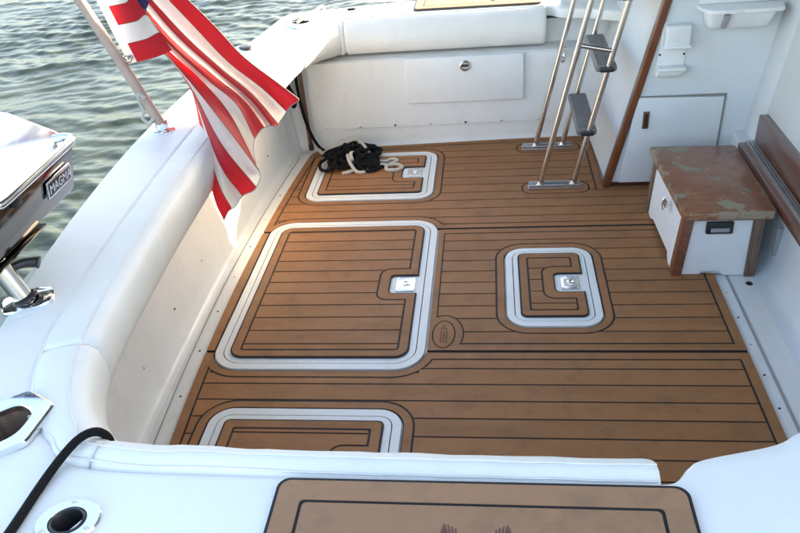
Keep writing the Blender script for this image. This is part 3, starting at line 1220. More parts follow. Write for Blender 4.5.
# ------------------------------------------------------------------ grill
gr = thing('grill', 'stainless boat grill with hinged lid and long rail handle on transom mount', 'grill', (-1.145, 1.375, ZC))
z = ZC + .002
pl = mk('base_plate', prism(NB(), mount_outline(-1.130, 1.370, R(28), 1.05), z, z + .012, .005), 'chrome', gr, 30)
for a, b in ((.046, .010), (-.046, -.008), (.01, -.032)):
    mk('screw', lathe(NB(), (-1.130 + a * math.cos(R(28)) - b * math.sin(R(28)), 1.370 + a * math.sin(R(28)) + b * math.cos(R(28)), z + .011), [(.006, 0), (.0045, .0015), (0, .002)], seg=10), 'steel', pl)
mk('collar', lathe(NB(), (-1.138, 1.372, z + .010), [(.034, 0), (.034, .006), (.028, .010), (.026, .004)], (-.32, 0, 1), 24), 'blackp', gr)
mk('post', tube(NB(), [(-1.138, 1.372, z + .006), (-1.158, 1.373, .70), (-1.18, 1.376, .762)], .0245, 20), 'steel', gr)
mk('clamp_handle', tube(NB(), catmull([(-1.165, 1.40, .715), (-1.148, 1.425, .712), (-1.125, 1.440, .706), (-1.116, 1.443, .703)], 5), lambda t: .010 + .006 * t, 10), 'blackp', gr)
GX0, GX1, GY0, GY1 = -1.46, -1.118, 1.285, 1.750
# body with sloping front
body = mk('body', hexa(NB(), [(GX0 + .03, GY0 + .02, .758), (GX1 - .024, GY0 + .02, .758), (GX1 - .024, GY1 - .02, .758), (GX0 + .03, GY1 - .02, .758),
                             (GX0, GY0, .885), (GX1 + .004, GY0, .885), (GX1 + .004, GY1, .885), (GX0, GY1, .885)], .010, 3), 'steel_darkened', gr, 30)
# domed lid with chamfered front edge
prof = [(GX0 - .003, .887), (GX0 - .003, .930), (GX0 + .02, .962), (GX0 + .06, .980), (-1.30, .986), (-1.262, .980), (GX1 - .038, .922), (GX1 + .008, .888)]
bm = NB()
rows = []
for k, y in ((.90, GY0 - .004), (1, GY0 + .010), (1, (GY0 + GY1) / 2), (1, GY1 - .010), (.90, GY1 + .004)):
    cx_ = (GX0 + GX1) / 2
    rows.append([(cx_ + (x - cx_) * (1 - (1 - k) * .25), y, .887 + (zz - .887) * k) for x, zz in prof])
V = grid(bm, rows)
bm.faces.new(V[0])
bm.faces.new(V[-1][::-1])
lidg = mk('lid', bm, 'grill', gr, 22)
# rail handle along the lid front
rl = catmull([(GX1 - .018, GY1 - .045, .915), (GX1 + .010, GY1 - .040, .918), (GX1 + .032, GY1 - .048, .915), (GX1 + .036, GY1 - .085, .913)], 5) + \
    [Vector((GX1 + .036, y, .913)) for y in (1.55, 1.45, GY0 + .09)] + catmull([(GX1 + .034, GY0 + .07, .913), (GX1 + .012, GY0 + .05, .917), (GX1 - .018, GY0 + .05, .915)], 5)
mk('handle_rail', tube(NB(), rl, .0115, 14), 'chrome', lidg)
# drip tray ledge and its rim
mk('drip_tray', hexa(NB(), [(GX1 - .10, GY0 + .01, .742), (GX1 - .022, GY0 + .01, .742), (GX1 - .022, GY1 - .20, .742), (GX1 - .10, GY1 - .20, .742),
                            (GX1 - .10, GY0 + .01, .754), (GX1 - .012, GY0 + .01, .754), (GX1 - .012, GY1 - .20, .754), (GX1 - .10, GY1 - .20, .754)], .003), 'steel_darkened', gr)
mk('hinge_bracket', hexa(NB(), [(GX1 - .004, 1.43, .862), (GX1 + .012, 1.43, .862), (GX1 + .012, 1.46, .862), (GX1 - .004, 1.46, .862),
                                (GX1 - .004, 1.43, .889), (GX1 + .014, 1.43, .889), (GX1 + .014, 1.46, .889), (GX1 - .004, 1.46, .889)], .003), 'blackp', gr)
# name plate on the sloping front
fd = Vector((.028, 0, .127)).normalized()                  # up along the front
fn = Vector((.127, 0, -.028)).normalized()                 # outward
fc = Vector((GX1 - .008, 1.640, .828)) + fn * .0015
def fpt(a, b, o):                                          # a along -Y (reads left to right seen from the cockpit), b up
    return fc + Vector((0, 1, 0)) * a + fd * b + fn * o
def fbox(bm, a0, a1, b0, b1, o0, o1, bev):
    hexa(bm, [fpt(a0, b0, o0), fpt(a1, b0, o0), fpt(a1, b1, o0), fpt(a0, b1, o0), fpt(a0, b0, o1), fpt(a1, b0, o1), fpt(a1, b1, o1), fpt(a0, b1, o1)], bev)
    return bm
npl = mk('name_plate', fbox(NB(), -.062, .062, -.024, .024, .001, .007, .002), 'latch', gr)
mk('plate_field', fbox(NB(), -.056, .056, -.018, .018, .0070, .0078, .0002), 'blackp', npl)
tc = bpy.data.curves.new('plate_text', 'FONT')
tc.body = 'MAGMA'
tc.size = .036
tc.align_x = 'CENTER'
tc.align_y = 'CENTER'
tc.extrude = .0006
to = bpy.data.objects.new('plate_text', tc)
COL.objects.link(to)
bpy.context.view_layer.update()
dg = bpy.context.evaluated_depsgraph_get()
tm = bpy.data.meshes.new_from_object(to.evaluated_get(dg))
bpy.data.objects.remove(to)
bm = NB()
bm.from_mesh(tm)
for v in bm.verts:
    v.co = fpt(v.co.x * .86, v.co.y, .0085 + v.co.z)
mk('lettering', bm, 'latch', npl, smooth=False)

# ------------------------------------------------------------------ flagstaff and flag
fs = thing('flagstaff', 'raked tan flagstaff standing in a chrome socket on the transom', 'flagstaff', (-1.182, 2.424, ZC))
mk('socket_flange', lathe(NB(), (-1.182, 2.424, ZC + .001), [(.047, 0), (.047, .004), (.040, .009), (.026, .012), (.024, .030), (.0195, .032), (.0195, .01)], seg=28), 'chrome', fs, 35)
sdv = Vector((-.183, .020, .464)).normalized()
sb = Vector((-1.180, 2.424, ZC + .008))
mk('pole', tube(NB(), [sb, sb + sdv * .5, sb + sdv * 1.0, sb + sdv * 1.45], lambda t: .0185 - .004 * t, 18), 'staff', fs)
mk('truck', lathe(NB(), sb + sdv * 1.45, [(.014, 0), (.022, .012), (.024, .03), (.014, .046), (0, .05)], sdv, 18), 'staff', fs)
hk = sb + sdv * .065 + Vector((-.022, -.012, 0))
mk('halyard_knot', tube(NB(), catmull([hk + Vector(p) for p in ((.012, 0, .06), (-.008, 0, .075), (-.016, .004, .045), (-.006, 0, .015), (-.016, -.006, -.012), (.006, -.012, -.028), (.022, -.014, -.018), (.028, 0, -.012), (.012, .022, -.014))], 5), .0055, 8), 'ropew', fs)

FL = [
 [(-1.365,2.394,1.612),(-1.356,2.398,1.564),(-1.347,2.402,1.515),(-1.338,2.407,1.464),(-1.328,2.412,1.413),(-1.319,2.416,1.359),(-1.309,2.421,1.305),(-1.298,2.426,1.248),(-1.287,2.432,1.19),(-1.276,2.437,1.131),(-1.265,2.443,1.069),(-1.253,2.448,1.006),(-1.241,2.454,0.94),(-1.229,2.46,0.873)],
 [(-1.329,2.365,1.607),(-1.318,2.371,1.56),(-1.306,2.377,1.513),(-1.293,2.383,1.464),(-1.281,2.389,1.414),(-1.268,2.395,1.362),(-1.254,2.402,1.309),(-1.241,2.409,1.254),(-1.226,2.416,1.198),(-1.212,2.423,1.14),(-1.197,2.43,1.08),(-1.181,2.438,1.018),(-1.165,2.446,0.955),(-1.149,2.454,0.889)],
 [(-1.337,2.346,1.594),(-1.322,2.354,1.549),(-1.306,2.362,1.504),(-1.289,2.37,1.457),(-1.272,2.378,1.409),(-1.254,2.387,1.36),(-1.236,2.395,1.309),(-1.218,2.405,1.256),(-1.199,2.414,1.202),(-1.179,2.424,1.147),(-1.159,2.433,1.09),(-1.138,2.444,1.031),(-1.116,2.454,0.97),(-1.094,2.465,0.907)],
 [(-1.074,2.628,1.012),(-1.045,2.611,1.014),(-1.014,2.565,1.018),(-1.064,2.541,1.014),(-1.111,2.549,0.987),(-1.114,2.516,0.982),(-1.152,2.559,0.958),(-1.155,2.527,0.954),(-1.187,2.572,0.928),(-1.179,2.546,0.921),(-1.19,2.571,0.903),(-1.2,2.597,0.889),(-1.195,2.599,0.881),(-1.202,2.627,0.868)],
 [(-0.964,2.682,0.824),(-0.935,2.665,0.828),(-0.909,2.617,0.834),(-0.947,2.567,0.831),(-0.996,2.605,0.798),(-1.001,2.572,0.799),(-1.034,2.617,0.769),(-1.033,2.556,0.772),(-1.065,2.571,0.768),(-1.07,2.507,0.769),(-1.088,2.529,0.754),(-1.101,2.554,0.738),(-1.11,2.58,0.721),(-1.108,2.58,0.713)],
 [(-0.849,2.677,0.712),(-0.82,2.66,0.717),(-0.792,2.613,0.725),(-0.829,2.549,0.727),(-0.882,2.584,0.694),(-0.872,2.512,0.705),(-0.903,2.543,0.687),(-0.898,2.439,0.713),(-0.905,2.374,0.706),(-0.912,2.309,0.7),(-0.904,2.237,0.655),(-0.912,2.202,0.599),(-0.93,2.193,0.555),(-0.951,2.183,0.508)],
 [(-0.783,2.679,0.646),(-0.752,2.663,0.646),(-0.721,2.617,0.655),(-0.749,2.542,0.635),(-0.798,2.564,0.58),(-0.798,2.487,0.605),(-0.835,2.515,0.587),(-0.845,2.403,0.597),(-0.809,2.268,0.559),(-0.788,2.217,0.561),(-0.793,2.184,0.51),(-0.845,2.174,0.483),(-0.88,2.141,0.455),(-0.917,2.138,0.411)],
]
NU, NVs = 9, 5
# smooth across the stripes first, then along the fly
dense = [catmull(stn, NVs) for stn in FL]
cols = [catmull([dense[s][j] for s in range(len(FL))], NU) for j in range(len(dense[0]))]
nL = len(cols[0])
for j, c in enumerate(cols):
    for i, p in enumerate(c):
        u = i / (nL - 1)
        amp = .006 * min(1, max(0, (u - .1) / .2))
        nz = mnoise.noise((j * .16, u * 5.0, 3.1)) * amp + mnoise.noise((j * .4, u * 14, 8)) * amp * .55 + mnoise.noise((j * .22 - u * 6, u * 26, 1.7)) * amp * .35
        fold = math.sin(j * .52 + 2.2 * u + .6) * .016 + math.sin(j * 1.05 - 3.0 * u) * .009 + math.sin(j * .25 + u * 9) * .006
        nz += fold * min(1, max(0, (u - .42) / .2))
        p += Vector((.45, -.85, .15)) * nz
flag = thing('flag', 'red and white striped flag with blue star field draped over the transom', 'flag', (-1.229, 2.46, .63))
for sidx in range(13):
    a, b = sidx * NVs, (sidx + 1) * NVs
    i0 = 0
    if sidx < 7:
        # canton covers the upper hoist
        bm = NB()
        i0 = NU * 2 + 7
    bm = NB()
    grid(bm, [[cols[j][i] for j in range(a, b + 1)] for i in range(i0, nL)])
    # sewn seam overlap gives each stripe a hair of thickness
    mk('stripe', bm, 'red' if sidx % 2 == 0 else 'white', flag, 70)
bm = NB()
i1 = NU * 2 + 7
grid(bm, [[cols[j][i] for j in range(0, 7 * NVs + 1)] for i in range(0, i1 + 1)])
canton = mk('canton', bm, 'blue', flag, 70)
for r_ in range(4):
    for c_ in range(5):
        i = 3 + int(c_ * 3.6)
        j = 4 + r_ * 9
        if i + 1 >= nL or j + 1 >= len(cols):
            continue
        p = cols[j][i]
        eu = (cols[j][i + 1] - p).normalized()
        ev = (cols[j + 1][i] - p).normalized()
        n_ = eu.cross(ev).normalized()
        for sg in (1, -1):
            bm = NB()
            vs = []
            for k in range(10):
                rad = .020 if k % 2 == 0 else .0085
                t = math.pi / 2 + k * math.pi / 5
                vs.append(bm.verts.new(p + n_ * .0025 * sg + eu * rad * math.cos(t) - ev * rad * math.sin(t)))
            bm.faces.new(vs)
            mk('star', bm, 'white', canton, smooth=False)
# doubled, sewn seams between the stripes
for j in range(NVs, len(cols) - 1, NVs):
    i0 = NU * 2 + 8 if j <= 7 * NVs else 0
    mk('stripe_seam', tube(NB(), [p + Vector((.0006, -.0012, 0)) for p in cols[j][i0:]], .0010, 5), 'logo', flag, 70)
hem = [cols[j][-1] + Vector((.0005, -.001, 0)) for j in range(len(cols))]
mk('hem', tube(NB(), hem, .0016, 5), 'caulk', flag, 70)
# header band at the hoist
bm = NB()
hd = []
for j in range(0, len(cols)):
    p = cols[j][0]
    q = p + (p - cols[j][1]).normalized() * .034
    hd.append([q, p])
grid(bm, hd)
hb = mk('header_band', bm, 'white', flag, 70)
gp = cols[-1][0] + Vector((-.016, -.004, .018))
mk('grommet', lathe(NB(), gp, [(.004, -.002), (.010, -.002), (.011, .001), (.008, .004), (.005, .003), (.004, -.002)], (.44, -.9, 0), 18), 'steel', hb, 50)
mk('clip_ring', tube(NB(), [gp + Vector((-.010 + .014 * math.cos(t), -.004, -.004 + .012 * math.sin(t))) for t in [k * math.pi / 6 for k in range(12)]], .003, 6, True), 'steel', hb)

# ------------------------------------------------------------------ ropes
near = tag(mk('mooring_line', tube(NB(), catmull([(-.808, .56, .650), (-.804, .707, .641), (-.800, .806, .641), (-.792, .868, .644), (-.774, .908, .653), (-.758, .931, .650), (-.750, .950, .628), (-.755, .966, .585), (-.775, .968, .530), (-.80, .95, .475)], 6), .0085, 10), 'ropeb', None),
           'single black line lying over the corner bolster by the hexagonal hawsehole', 'rope')

def heap(rnd, n, cx, cy, rx, ry, h, r0, r1, zbase):
    pts = []
    ph = rnd.uniform(0, 6)
    for k in range(n):
        t = k / n
        a = ph + k * 0.72
        if k % 9 == 0:
            ox, oy = rnd.uniform(-rx, rx), rnd.uniform(-ry, ry)
            rad = rnd.uniform(r0, r1)
            e = rnd.uniform(.55, 1.0)
            ro = rnd.uniform(0, 3.1)
        d = 1 - min(1, math.hypot(ox / (rx * 1.25), oy / (ry * 1.25)))
        x = rad * math.cos(a)
        y = rad * e * math.sin(a)
        px = cx + ox + x * math.cos(ro) - y * math.sin(ro)
        py = cy + oy + x * math.sin(ro) + y * math.cos(ro)
        dd = max(0.0, 1 - (math.hypot((px - cx) / (rx + r1), (py - cy) / (ry + r1))) ** 2)
        pz = zbase + h * dd * (0.25 + .75 * t) * rnd.uniform(.55, 1.1)
        pts.append((px, py, pz))
    return pts
rb = random.Random(21)
hp = heap(rb, 230, -.715, 3.415, .115, .095, .075, .036, .066, .030)
lead = [(-.985, 3.665, .56), (-.985, 3.612, .50), (-.985, 3.598, .36), (-.975, 3.588, .22), (-.945, 3.575, .10), (-.90, 3.545, .035), (-.84, 3.50, .028)]
tag(mk('rope_coil', tube(NB(), catmull(lead + hp, 5), .0085, 8), 'ropeb', None), 'tangled heap of black rope on the deck hatch with one end up the wall', 'rope')
tag(mk('rope_coil', tube(NB(), catmull([(-.905, 3.535, .028), (-.88, 3.505, .024), (-.82, 3.52, .045), (-.76, 3.50, .075), (-.70, 3.52, .085), (-.66, 3.47, .085), (-.63, 3.44, .055), (-.60, 3.40, .030),
    (-.54, 3.375, .026), (-.50, 3.40, .026), (-.475, 3.375, .026), (-.515, 3.335, .026), (-.52, 3.285, .026), (-.47, 3.275, .026), (-.445, 3.305, .026), (-.475, 3.335, .027), (-.53, 3.325, .030), (-.60, 3.36, .034), (-.66, 3.39, .06), (-.70, 3.36, .085), (-.69, 3.31, .07)], 6), .0088, 8), 'ropew', None),
    'white rope trailing in a loop towards the latch from the black heap', 'rope')
tag(mk('rope_coil', tube(NB(), catmull([(-.72, 3.36, .075), (-.70, 3.30, .060), (-.665, 3.262, .030), (-.63, 3.262, .026), (-.612, 3.30, .026), (-.635, 3.335, .030), (-.672, 3.315, .034), (-.69, 3.275, .028), (-.735, 3.25, .026)], 6), .0088, 8), 'ropew', None),
    'short white rope loop curling from the side of the black heap', 'rope')
# varnished boathook stowed upright in the recess, with a hanging black fender line
bhk = thing('boathook', 'varnished brown wooden pole standing in the corner recess', 'boathook', (-.968, 3.60, 0.0))
mk('pole', tube(NB(), [(-.962, 3.598, .002), (-.966, 3.612, .25), (-.972, 3.636, .52)], .011, 12), 'wood', bhk)
mk('ferrule', tube(NB(), [(-.962, 3.598, .001), (-.9622, 3.599, .035)], .0135, 12), 'blackp', bhk)
tag(mk('bungee_cord', tube(NB(), catmull([(-1.03, 3.58, .50), (-1.025, 3.56, .40), (-1.005, 3.555, .34), (-.995, 3.57, .30), (-1.01, 3.56, .26), (-1.03, 3.565, .32), (-1.035, 3.575, .44)], 6), .009, 8), 'ropeb', None),
    'knotted black cord bunched in the corner recess beside the wooden pole', 'rope')

# ------------------------------------------------------------------ cabin side module and bulkhead
MY = 3.07                                    # face towards the camera
def mx(z):
    return .492 + .222 * z
bm = NB()
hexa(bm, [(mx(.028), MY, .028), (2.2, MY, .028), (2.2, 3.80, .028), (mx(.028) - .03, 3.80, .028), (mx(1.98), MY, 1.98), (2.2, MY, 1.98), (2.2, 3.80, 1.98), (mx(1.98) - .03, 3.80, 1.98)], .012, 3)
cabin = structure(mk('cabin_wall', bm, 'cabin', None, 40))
bm = NB()
box(bm, .515, 1.05, MY + .018, 3.78, 0.0, .030)
mk('toe_recess', bm, 'woodsill', cabin, smooth=False)
# locker door on the side face
bm = NB()
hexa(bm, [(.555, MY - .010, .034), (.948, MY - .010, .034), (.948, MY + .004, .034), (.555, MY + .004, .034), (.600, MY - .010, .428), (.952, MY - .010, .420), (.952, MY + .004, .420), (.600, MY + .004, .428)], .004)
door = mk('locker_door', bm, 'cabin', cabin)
bm = NB()
hexa(bm, [(.947, MY - .007, .034), (.956, MY - .007, .034), (.956, MY + .004, .034), (.947, MY + .004, .034), (.951, MY - .007, .426), (.960, MY - .007, .426), (.960, MY + .004, .426), (.951, MY + .004, .426)])
mk('door_gap', bm, 'seam', cabin, smooth=False)
bm = NB()
box(bm, .60, .960, MY - .0065, MY + .003, .424, .431)
mk('door_gap', bm, 'seam', cabin, smooth=False)
bm = NB()
box(bm, .632, .658, MY - .016, MY - .009, .290, .368, .006, 3)
pull = mk('finger_pull', bm, 'wood', door)
bm = NB()
box(bm, .639, .652, MY - .0175, MY - .0155, .300, .358, .0008, 1)
mk('pull_slot', bm, 'hole', pull)
# varnished corner post
bm = NB()
p = [(mx(0) - .006, MY - .012, 0.011), (mx(0) + .028, MY - .012, 0.011), (mx(0) + .028, MY + .03, 0.011), (mx(0) - .006, MY + .03, 0.011)]
q = [(mx(1.95) - .006, MY - .012, 1.95), (mx(1.95) + .028, MY - .012, 1.95), (mx(1.95) + .028, MY + .03, 1.95), (mx(1.95) - .006, MY + .03, 1.95)]
hexa(bm, p + q, .007, 3)
tag(mk('corner_trim', bm, 'wood', None), 'varnished dark wood trim strip up the cabin corner beside the ladder', 'trim')

# bulkhead across the cockpit with the companionway sill
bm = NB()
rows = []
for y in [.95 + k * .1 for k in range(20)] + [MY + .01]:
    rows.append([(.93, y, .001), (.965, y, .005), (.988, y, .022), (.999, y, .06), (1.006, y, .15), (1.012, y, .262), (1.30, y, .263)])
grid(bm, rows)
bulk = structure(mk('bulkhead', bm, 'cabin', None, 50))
bm = NB()                                    # upright jamb beyond the sill, leaning forward
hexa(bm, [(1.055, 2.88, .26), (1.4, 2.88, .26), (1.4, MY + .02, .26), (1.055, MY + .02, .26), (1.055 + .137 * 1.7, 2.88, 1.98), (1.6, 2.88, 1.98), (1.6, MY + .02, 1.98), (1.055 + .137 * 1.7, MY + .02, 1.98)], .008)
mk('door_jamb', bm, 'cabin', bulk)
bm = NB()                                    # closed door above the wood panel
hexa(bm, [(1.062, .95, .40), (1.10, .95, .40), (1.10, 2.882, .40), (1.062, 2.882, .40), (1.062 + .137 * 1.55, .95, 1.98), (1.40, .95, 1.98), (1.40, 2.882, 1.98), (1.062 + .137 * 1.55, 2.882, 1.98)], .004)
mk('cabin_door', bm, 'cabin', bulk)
bm = NB()
box(bm, 1.032, 1.075, 1.0, 2.868, .282, .418, .006, 2)
mk('door_panel', bm, 'woodsill', bulk)
bm = NB()
box(bm, .972, 1.030, 1.0, 2.868, .264, .302, .006, 2)
sill = mk('sill', bm, 'woodsill', bulk)
bm = NB()
for x in (1.000, 1.012, 1.024):
    box(bm, x - .0025, x + .0025, 1.0, 2.862, .3025, .313)
box(bm, .997, 1.028, 1.0, 2.862, .3015, .3045)
mk('door_track', bm, 'alu', sill, smooth=False)
bm = NB()
box(bm, .990, 1.010, 2.363, 2.377, .085, .200, .003)
mk('drain_slot', bm, 'caulk', bulk)
mk('drain', lathe(NB(), (.912, 2.315, 0), [(.012, .0), (.012, .002), (.008, .0025), (.006, .0008), (0, .0008)], seg=16), 'hole', floor)

# flybridge overhang carried by the cabin, unseen; extended aft to shade the cockpit
bm = NB()
hexa(bm, [(-.62, 1.04, 1.98), (3.4, 1.04, 1.98), (3.4, 3.80, 1.98), (-.62, 3.80, 1.98), (-.72, 1.00, 2.12), (3.4, 1.00, 2.12), (3.4, 3.84, 2.12), (-.72, 3.84, 2.12)], .03, 3)
structure(mk('flybridge', bm, 'underside_dark', None))
bm = NB()
hexa(bm, [(.62, .92, 2.12), (3.4, .92, 2.12), (3.4, 3.80, 2.12), (.62, 3.80, 2.12), (.70, .96, 2.75), (3.4, .96, 2.75), (3.4, 3.76, 2.75), (.70, 3.76, 2.75)], .03, 3)
structure(mk('flybridge_coaming', bm, 'gel', None))
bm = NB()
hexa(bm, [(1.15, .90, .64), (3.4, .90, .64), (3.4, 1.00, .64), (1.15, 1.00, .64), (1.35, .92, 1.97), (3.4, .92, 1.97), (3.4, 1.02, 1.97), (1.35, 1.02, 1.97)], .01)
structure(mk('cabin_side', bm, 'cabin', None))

bm = NB()  # far cabin wing, mostly unseen; aft edge shaped to keep sun off the floor
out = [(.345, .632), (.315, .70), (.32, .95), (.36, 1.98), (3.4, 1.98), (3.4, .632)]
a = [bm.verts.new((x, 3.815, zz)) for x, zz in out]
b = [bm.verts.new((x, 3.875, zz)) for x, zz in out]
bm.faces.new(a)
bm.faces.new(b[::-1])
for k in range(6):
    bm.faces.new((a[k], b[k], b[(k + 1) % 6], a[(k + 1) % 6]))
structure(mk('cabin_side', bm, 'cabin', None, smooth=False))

# ------------------------------------------------------------------ ladder
ld = thing('ladder', 'stainless boarding ladder with two grey treads leaning to the flybridge', 'ladder', (.28, 3.29, 0))
SL = .2285
def rail(x0, y, zt):
    return [(x0 + SL * .012, y, .012), (x0 + SL * .8, y, .8), (x0 + SL * zt, y, zt)]
for y, x0, x1, pl in ((3.505, .206, .338, (.145, .395)), (3.085, .205, .352, (.156, .395))):
    # low bright base channel
    bm = NB()
    box(bm, pl[0], pl[1], y - .021, y + .021, .0105, .0165, .003)
    box(bm, pl[0] + .004, pl[1] - .004, y - .021, y - .016, .0165, .030, .001)
    box(bm, pl[0] + .004, pl[1] - .004, y + .016, y + .021, .0165, .030, .001)
    mk('base_channel', bm, 'alu', ld)
    mk('rail', tube(NB(), rail(x0, y, 1.97), .0125, 16), 'steel', ld)
    mk('rail', tube(NB(), rail(x1, y, 1.97), .0125, 16), 'steel', ld)
    for x in (x0, x1):
        mk('foot', lathe(NB(), (x + .004, y, .0165), [(.020, 0), (.020, .006), (.0145, .014), (.0145, .03)], (SL, 0, 1), 16), 'steel', ld)
mk('rung', tube(NB(), [(.205 + SL * .655, 3.085, .655), (.352 + SL * .625, 3.085, .625)], .010, 12), 'steel', ld)
mk('rung', tube(NB(), [(.206 + SL * .90, 3.505, .90), (.338 + SL * .90, 3.505, .90)], .010, 12), 'steel', ld)
for zt in (.275, .555, .84, 1.12, 1.40, 1.68):
    xc = .346 + SL * zt
    bm = NB()
    box(bm, xc - .046, xc + .040, 3.075, 3.515, zt - .016, zt + .014, .010, 3)
    tr = mk('tread', bm, 'rubber', ld)
    bm = NB()
    for k in range(7):
        xx = xc - .036 + k * .0112
        box(bm, xx - .0028, xx + .0028, 3.092, 3.498, zt + .0138, zt + .0162, .0008, 1)
    mk('tread_rib', bm, 'rubber', tr)
    bm = NB()
    box(bm, xc - .030, xc + .026, 3.060, 3.078, zt - .012, zt + .008, .004)
    mk('end_cap', bm, 'blackp', tr)
# catch on the wall
ct = thing('ladder_catch', 'small chrome catch on the wall behind the ladder', 'catch', (.345, 3.645, .42))
bm = NB()
box(bm, .330, .360, 3.640, 3.675, .415, .470, .004)
mk('plate', bm, 'chrome', ct)
mk('hook', tube(NB(), catmull([(.345, 3.642, .455), (.345, 3.615, .452), (.345, 3.608, .435), (.345, 3.625, .420)], 4), .006, 8), 'chrome', ct)
mk('knob', lathe(NB(), (.345, 3.645, .408), [(0, -.012), (.010, -.012), (.012, 0), (.010, .010), (0, .012)], (0, -1, 0), 12), 'latch', ct)

# ------------------------------------------------------------------ step box
bx = thing('step_box', 'white wooden step box with worn brown peeling top and corner posts', 'step box', (.80, 2.62, 0))
FB = [(.648, 2.362), (.938, 2.362), (.930, 2.862), (.642, 2.862)]      # foot ring
TB = [(.672, 2.372), (.938, 2.372), (.935, 2.852), (.656, 2.852)]      # top ring
def lerp2(a, b, t):
    return (a[0] + (b[0] - a[0]) * t, a[1] + (b[1] - a[1]) * t)
HT = .262
def wall_panel(i, j, notch):
    """side panel between corners i and j with a rounded foot cut-out"""
    bm = NB()
    b0, b1, t0, t1 = FB[i], FB[j], TB[i], TB[j]
    nrm = Vector((b1[1] - b0[1], -(b1[0] - b0[0]), 0)).normalized()
    prof = []
    n0, n1, hgt = notch
    prof.append((0, 0.004))
    prof.append((n0, 0.004))
    for k in range(1, 6):
        a = k / 6 * math.pi / 2
        prof.append((n0 + (.5 * (n1 - n0) * .35) * math.sin(a) * 1.0, 0.004 + hgt * (1 - math.cos(a)) * 1.0))
    prof.append((n0 + .5 * (n1 - n0) * .36, hgt))
    prof.append((n1 - .5 * (n1 - n0) * .36, hgt))
    for k in range(5, 0, -1):
        a = k / 6 * math.pi / 2
        prof.append((n1 - (.5 * (n1 - n0) * .35) * math.sin(a), 0.004 + hgt * (1 - math.cos(a))))
    prof.append((n1, 0.004))
    prof.append((1, 0.004))
    prof.append((1, HT))
    prof.append((0, HT))
    def P(u, z, off):
        f = z / HT
        a = lerp2(b0, b1, u)
        b = lerp2(t0, t1, u)
        c = lerp2(a, b, f)
        return (c[0] - nrm.x * off, c[1] - nrm.y * off, z)
    A = [bm.verts.new(P(u, z, .004)) for u, z in prof]
    B = [bm.verts.new(P(u, z, .018)) for u, z in prof]
    bm.faces.new(A)
    bm.faces.new(B[::-1])
    n = len(A)
    for k in range(n):
        bm.faces.new((A[k], B[k], B[(k + 1) % n], A[(k + 1) % n]))
    bmesh.ops.triangulate(bm, faces=[f for f in bm.faces if len(f.verts) > 4])
    return mk('side_panel', bm, 'boxwhite', bx, smooth=False)
pf = wall_panel(0, 1, (.30, .66, .022))
pr_ = wall_panel(1, 2, (.25, .75, .022))
pb = wall_panel(2, 3, (.25, .75, .022))
ps = wall_panel(3, 0, (.10, .90, .045))
for (fx, fy), (tx, ty), mt in zip(FB, TB, ('peel', 'woodraw', 'woodraw', 'woodraw')):
    sx = 1 if fx < .8 else -1
    sy = 1 if fy < 2.6 else -1
    w_ = .034
    a = [(fx - sx * .004, fy - sy * .006), (fx + sx * w_, fy - sy * .006), (fx + sx * w_, fy + sy * w_), (fx - sx * .004, fy + sy * w_)]
    b = [(tx - sx * .004, ty - sy * .006), (tx + sx * w_, ty - sy * .006), (tx + sx * w_, ty + sy * w_), (tx - sx * .004, ty + sy * w_)]
    mk('corner_post', hexa(NB(), [(*q, .001) for q in a] + [(*q, HT) for q in b], .004), mt, bx)
bm = prism(NB(), [(p.x, p.y) for p in [Vector((.652, 2.332)), Vector((.662, 2.326)), Vector((.952, 2.328)), Vector((.962, 2.338)), Vector((.966, 2.866)), Vector((.958, 2.876)), Vector((.644, 2.886)), Vector((.634, 2.876))]], .263, .288, .006)
top = mk('top', bm, 'peeltop', bx)
bm = prism(NB(), [(.660, 2.342), (.954, 2.342), (.958, 2.868), (.645, 2.872)], .250, .262)
mk('top_moulding', bm, 'woodraw', bx)
# front hand hold
cx, cz = .793, .205
hy = 2.366
bm = NB()
hexa(bm, [(cx - .046, hy - .006, cz - .022), (cx + .046, hy - .006, cz - .022), (cx + .046, hy + .012, cz - .022), (cx - .046, hy + .012, cz - .022),
          (cx - .046, hy - .002, cz + .024), (cx + .046, hy - .002, cz + .024), (cx + .046, hy + .014, cz + .024), (cx - .046, hy + .014, cz + .024)], .004)
hh_ = mk('hand_hold', bm, 'blackp', bx)
bm = NB()
box(bm, cx - .032, cx + .032, hy - .0105, hy - .004, cz - .012, cz + .004, .003)
mk('grip_lip', bm, 'caulk', hh_)
# toggle latch on the side
bm = NB()
box(bm, .640, .650, 2.545, 2.575, .190, .215, .002)
lt_ = mk('latch', bm, 'latch', bx)
mk('toggle', tube(NB(), catmull([(.646, 2.56, .232), (.636, 2.56, .222), (.633, 2.558, .20), (.637, 2.555, .178)], 4), .0032, 8), 'chrome', lt_)

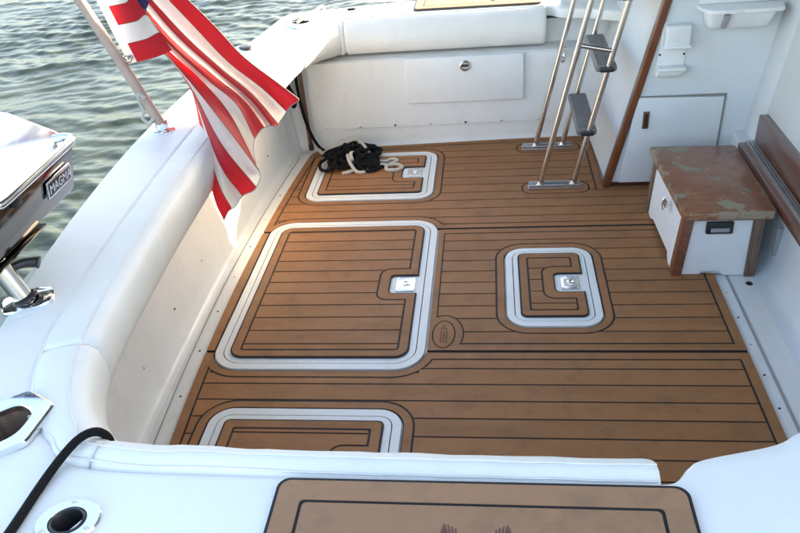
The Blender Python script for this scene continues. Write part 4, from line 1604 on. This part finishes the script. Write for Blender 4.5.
# ------------------------------------------------------------------ plastic holders on the cabin side
yf = MY - .001
h1 = thing('bottle_holder', 'small white plastic two tier holder above the locker door', 'holder', (.72, yf, .52))
def frame_pt(x, z):
    return x + (z - .52) * .02
bm = NB()
hexa(bm, [(.660, yf - .006, .522), (.772, yf - .006, .518), (.772, yf, .518), (.660, yf, .522), (.676, yf - .006, .735), (.778, yf - .006, .732), (.778, yf, .732), (.676, yf, .735)], .005)
mk('back_plate', bm, 'plastic', h1)
bm = NB()
box(bm, .682, .776, yf - .052, yf - .004, .650, .732, .008, 3)
mk('upper_box', bm, 'plastic', h1)
bm = NB()
box(bm, .679, .780, yf - .062, yf - .004, .642, .656, .005, 3)
mk('upper_lip', bm, 'plastic', h1)
bm = NB()
box(bm, .665, .776, yf - .050, yf - .004, .548, .562, .005, 3)
mk('lower_lip', bm, 'plastic', h1)
bm = NB()
hexa(bm, [(.664, yf - .030, .520), (.760, yf - .030, .518), (.768, yf - .004, .518), (.662, yf - .004, .520), (.668, yf - .044, .549), (.772, yf - .044, .549), (.772, yf - .004, .549), (.668, yf - .004, .549)], .006)
mk('lower_cup', bm, 'plastic', h1)
for x in (.674, .768):
    mk('screw', lathe(NB(), (x, yf - .006, .606), [(.005, 0), (.004, .0015), (0, .002)], (0, -1, 0), 10), 'hole', h1)

h2 = thing('caddy_tray', 'wide white plastic caddy tray screwed high on the cabin side', 'tray', (.945, yf, .71))
bm = NB()
hexa(bm, [(.835, yf - .060, .712), (1.052, yf - .060, .710), (1.062, yf, .710), (.828, yf, .712), (.822, yf - .085, .786), (1.075, yf - .085, .783), (1.080, yf, .783), (.815, yf, .786)], .016, 4)
tb = mk('tray_body', bm, 'plastic', h2)
bm = NB()
out = [(.795, yf), (.795, yf - .03), (.815, yf - .088), (.845, yf - .105), (.93, yf - .103), (.945, yf - .096), (.96, yf - .103), (1.07, yf - .103), (1.092, yf - .090), (1.105, yf - .03), (1.105, yf)]
prism(bm, out, .783, .797, .004)
mk('tray_rim', bm, 'plastic', h2)
bm = NB()
box(bm, .80, 1.10, yf - .007, yf, .797, .88, .006)
mk('back_plate', bm, 'plastic', h2)
bm = NB()
hexa(bm, [(.872, yf - .086, .722), (.892, yf - .086, .722), (.892, yf - .070, .722), (.872, yf - .070, .722), (.880, yf - .098, .776), (.902, yf - .098, .776), (.902, yf - .075, .776), (.880, yf - .075, .776)], .003)
mk('side_rib', bm, 'caulk', tb)
for x in (.835, .985):
    mk('screw', lathe(NB(), (x, yf - .007, .822), [(.006, 0), (.005, .0015), (0, .002)], (0, -1, 0), 10), 'hole', h2)
